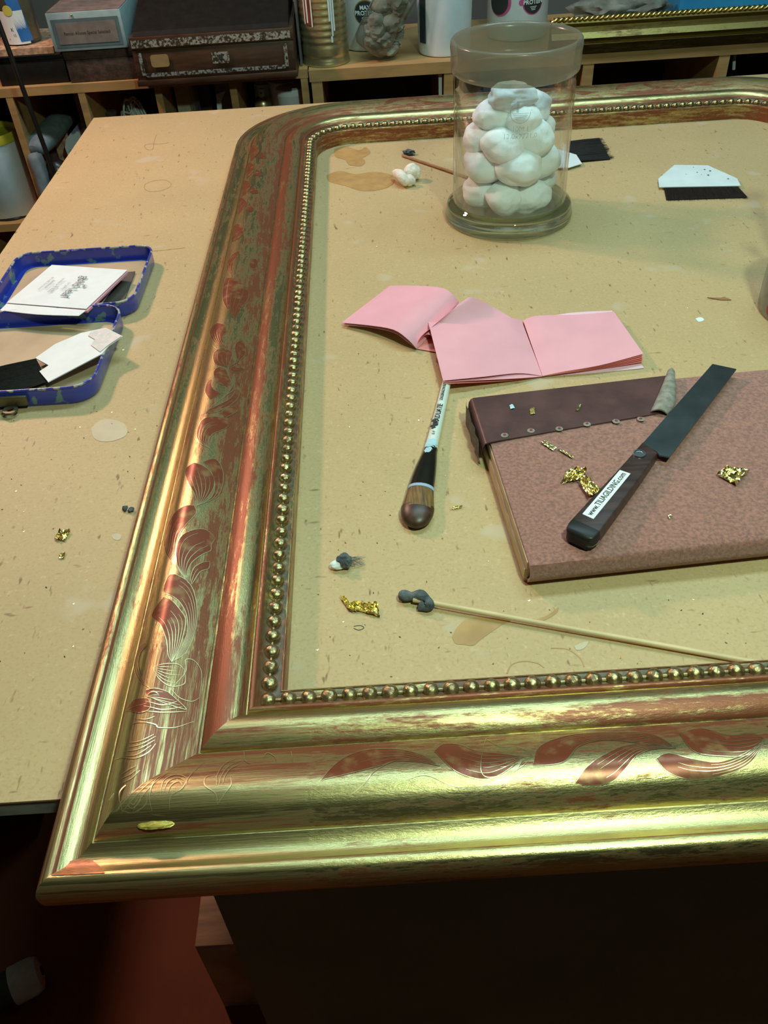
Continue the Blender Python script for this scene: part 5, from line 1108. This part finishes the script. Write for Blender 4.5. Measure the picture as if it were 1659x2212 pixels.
obj('badge_ring', wrap(disc2(.024, 36, -.046, .066), pc2, .0585, -PI/2), mt['pinklab'], pw2, smooth=50); obj('badge', wrap(disc2(.021, 36, -.049, .066), pc2, .0589, -PI/2), mt['ink'], pw2, smooth=50)
obj('pink_dot', wrap(disc2(.005, 20, -.003, .066), pc2, .0585, -PI/2), mt['pinklab'], pw2, smooth=50)
wc = Vector(((Vp(903, 110, 1.76).x+Vp(1018, 108, 1.76).x)/2, 1.765, zt2))
wr = (Vp(1018, 108, 1.76).x-Vp(903, 110, 1.76).x)/2
wt = thing('white_bucket', wc, 'plain white plastic bucket with dark label behind the jar', 'bucket')
ww = obj('bucket_wall', lathe([(0, .001), (wr*.94, .001), (wr*.97, .006), (wr*1.05, .17), (0, .17)], 48, wc), mt['white'], wt, smooth=50)
obj('dark_label', wrap(rect2(-.060, -.042, .022, .11, 8), wc, wr*1.025, -PI/2), mt['tealink'], ww, smooth=50)
# leaning clear bag/jar of clay lumps
cbx_ = Vector((Vp(820, 118, 1.73).x, 1.735, zt2))
cj = thing('clay_bag', cbx_, 'clear plastic bag of grey clay lumps leaning on the protein tub', 'bag')
ang = math.radians(33); tilt = Matrix.Translation((cbx_.x-.016, cbx_.y, zt2+.022)) @ Matrix.Rotation(ang, 4, 'Y')
obj('bag_skin', xf(lathe([(0, -.006), (.028, -.004), (.034, .004), (.0355, .02), (.0345, .12), (.0355, .15)], 28), tilt), mt['bag'], cj, smooth=60)
cl_ = []
for k in range(16):
    v = tilt @ Vector((rnd.uniform(-.018, .018), rnd.uniform(-.02, .02), .012+.085*k/16)); v.z = max(v.z, zt2+.014)
    cl_.append(ico(v, rnd.uniform(.016, .021), 3, .30, 1.7, (1, 1, .8), k))
for k in range(8): cl_.append(ico(Vector((cbx_.x+.004+.004*k, cbx_.y+rnd.uniform(-.016, .016), zt2+.019+.008*(k % 4))), .0165, 3, .35, 1.7, (1, 1, .8), k+30))
obj('clay_lumps', join(*cl_), mt['clay'], cj, smooth=40)['kind'] = 'stuff'
# second gilt frame standing on the right shelf, its lower rail in view
gf = thing('framed_picture', (.62, 1.70, .0), 'dark gilt frame with rope edge standing on the back shelf', 'picture frame')
gx0, gx1 = Vp(1190, 100, 1.685).x, Vp(1900, 60, 1.685).x
pr2 = [(o, z) for o, z in ((.0, .002), (.010, .0), (.016, .004), (.020, .010), (.030, .014), (.042, .020), (.046, .028), (.040, .033), (.0, .035))]
rowsg = [[Vector((gx0+(gx1-gx0)*i/30, 1.700-dz, zz)) for i in range(31)] for zz, dz in ((.0, .0), (.0, .014), (.016, .020), (.017, .017), (.019, .018), (.026, .021), (.034, .012), (.043, .010), (.050, .016), (.054, .014), (.054, .0))]
gr = obj('lower_rail', grid(rowsg), mt['gold2'], gf, smooth=35)
gv_ = gr.data.vertices; attrs(gr.data, lambda i: (gv_[i].co.x, gv_[i].co.z, 0), lambda i: .12, lambda i: .12)
rp = []
for k in range(2):
    rp.append(tube([Vector((gx0+(gx1-gx0)*i/240, 1.688+.0026*math.sin(i*.85+k*PI), .0560+.0026*math.cos(i*.85+k*PI))) for i in range(241)], .0026, 6))
obj('rope_edge', join(*rp), M('bright_rope_gilding', (.75, .56, .20), .3, 1.0, var=.25, scale=90), gf, smooth=60)
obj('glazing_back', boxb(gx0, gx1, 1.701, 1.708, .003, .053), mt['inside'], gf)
item('grey_rag', ico((Vp(1345, 30, 1.80).x, 1.80, .035), .06, 4, .4, 2.2, (1.5, .7, .55), 4), 'rag', 'crumpled grey rag on the shelf behind the rope-edged frame', 'rag')
item('blue_carton', boxb(Vp(1468, 12, 1.78).x, Vp(1900, 0, 1.78).x, 1.78, 1.92, .001, .155), 'bluebox', 'bright blue carton behind the rope-edged frame, top right', 'carton', 0)
# ------------------------------------------------------------------ lamp stand at the far left
lmp = thing('lamp_stand', (-.70, 1.62, FLOOR), 'thin black lamp stand rising past the shelf at far left', 'lamp')
pa, pb = Vp(104, 340, 1.62), Vp(2, 62, 1.62)
dv = (pb-pa).normalized(); top = pb+dv*.35; bot = pa-dv*((pa.z-FLOOR)/dv.z)
head = Vector((-.80, 1.45, .90))
obj('pole', tube([bot, pa, pb, top], .0042, 10), mt['pole'], lmp)
obj('arm', tube(cr([top, top+Vector((0, -.02, .12)), head+Vector((0, .06, .06)), head], 16), .005, 8), mt['pole'], lmp)
obj('lamp_shade', lathe([(.022, .10), (.030, .09), (.075, .0), (.072, .0), (.027, .088), (.020, .097)], 32, head-Vector((0, 0, .03)), True), mt['pole'], lmp, smooth=50)
obj('base_plate', lathe([(0, 0), (.11, 0), (.11, .012), (.02, .02), (0, .02)], 32, (bot.x, bot.y, FLOOR)), mt['pole'], lmp)
tag(obj('power_cable', tube(cr([T(-20, 474, -.2450), T(20, 474, -.2450), T(50, 467, -.2450), T(74, 452, -.2450)], 16), .0028, 8), mt['pole']), 'black power cable looping in front of the white tub', 'cable')
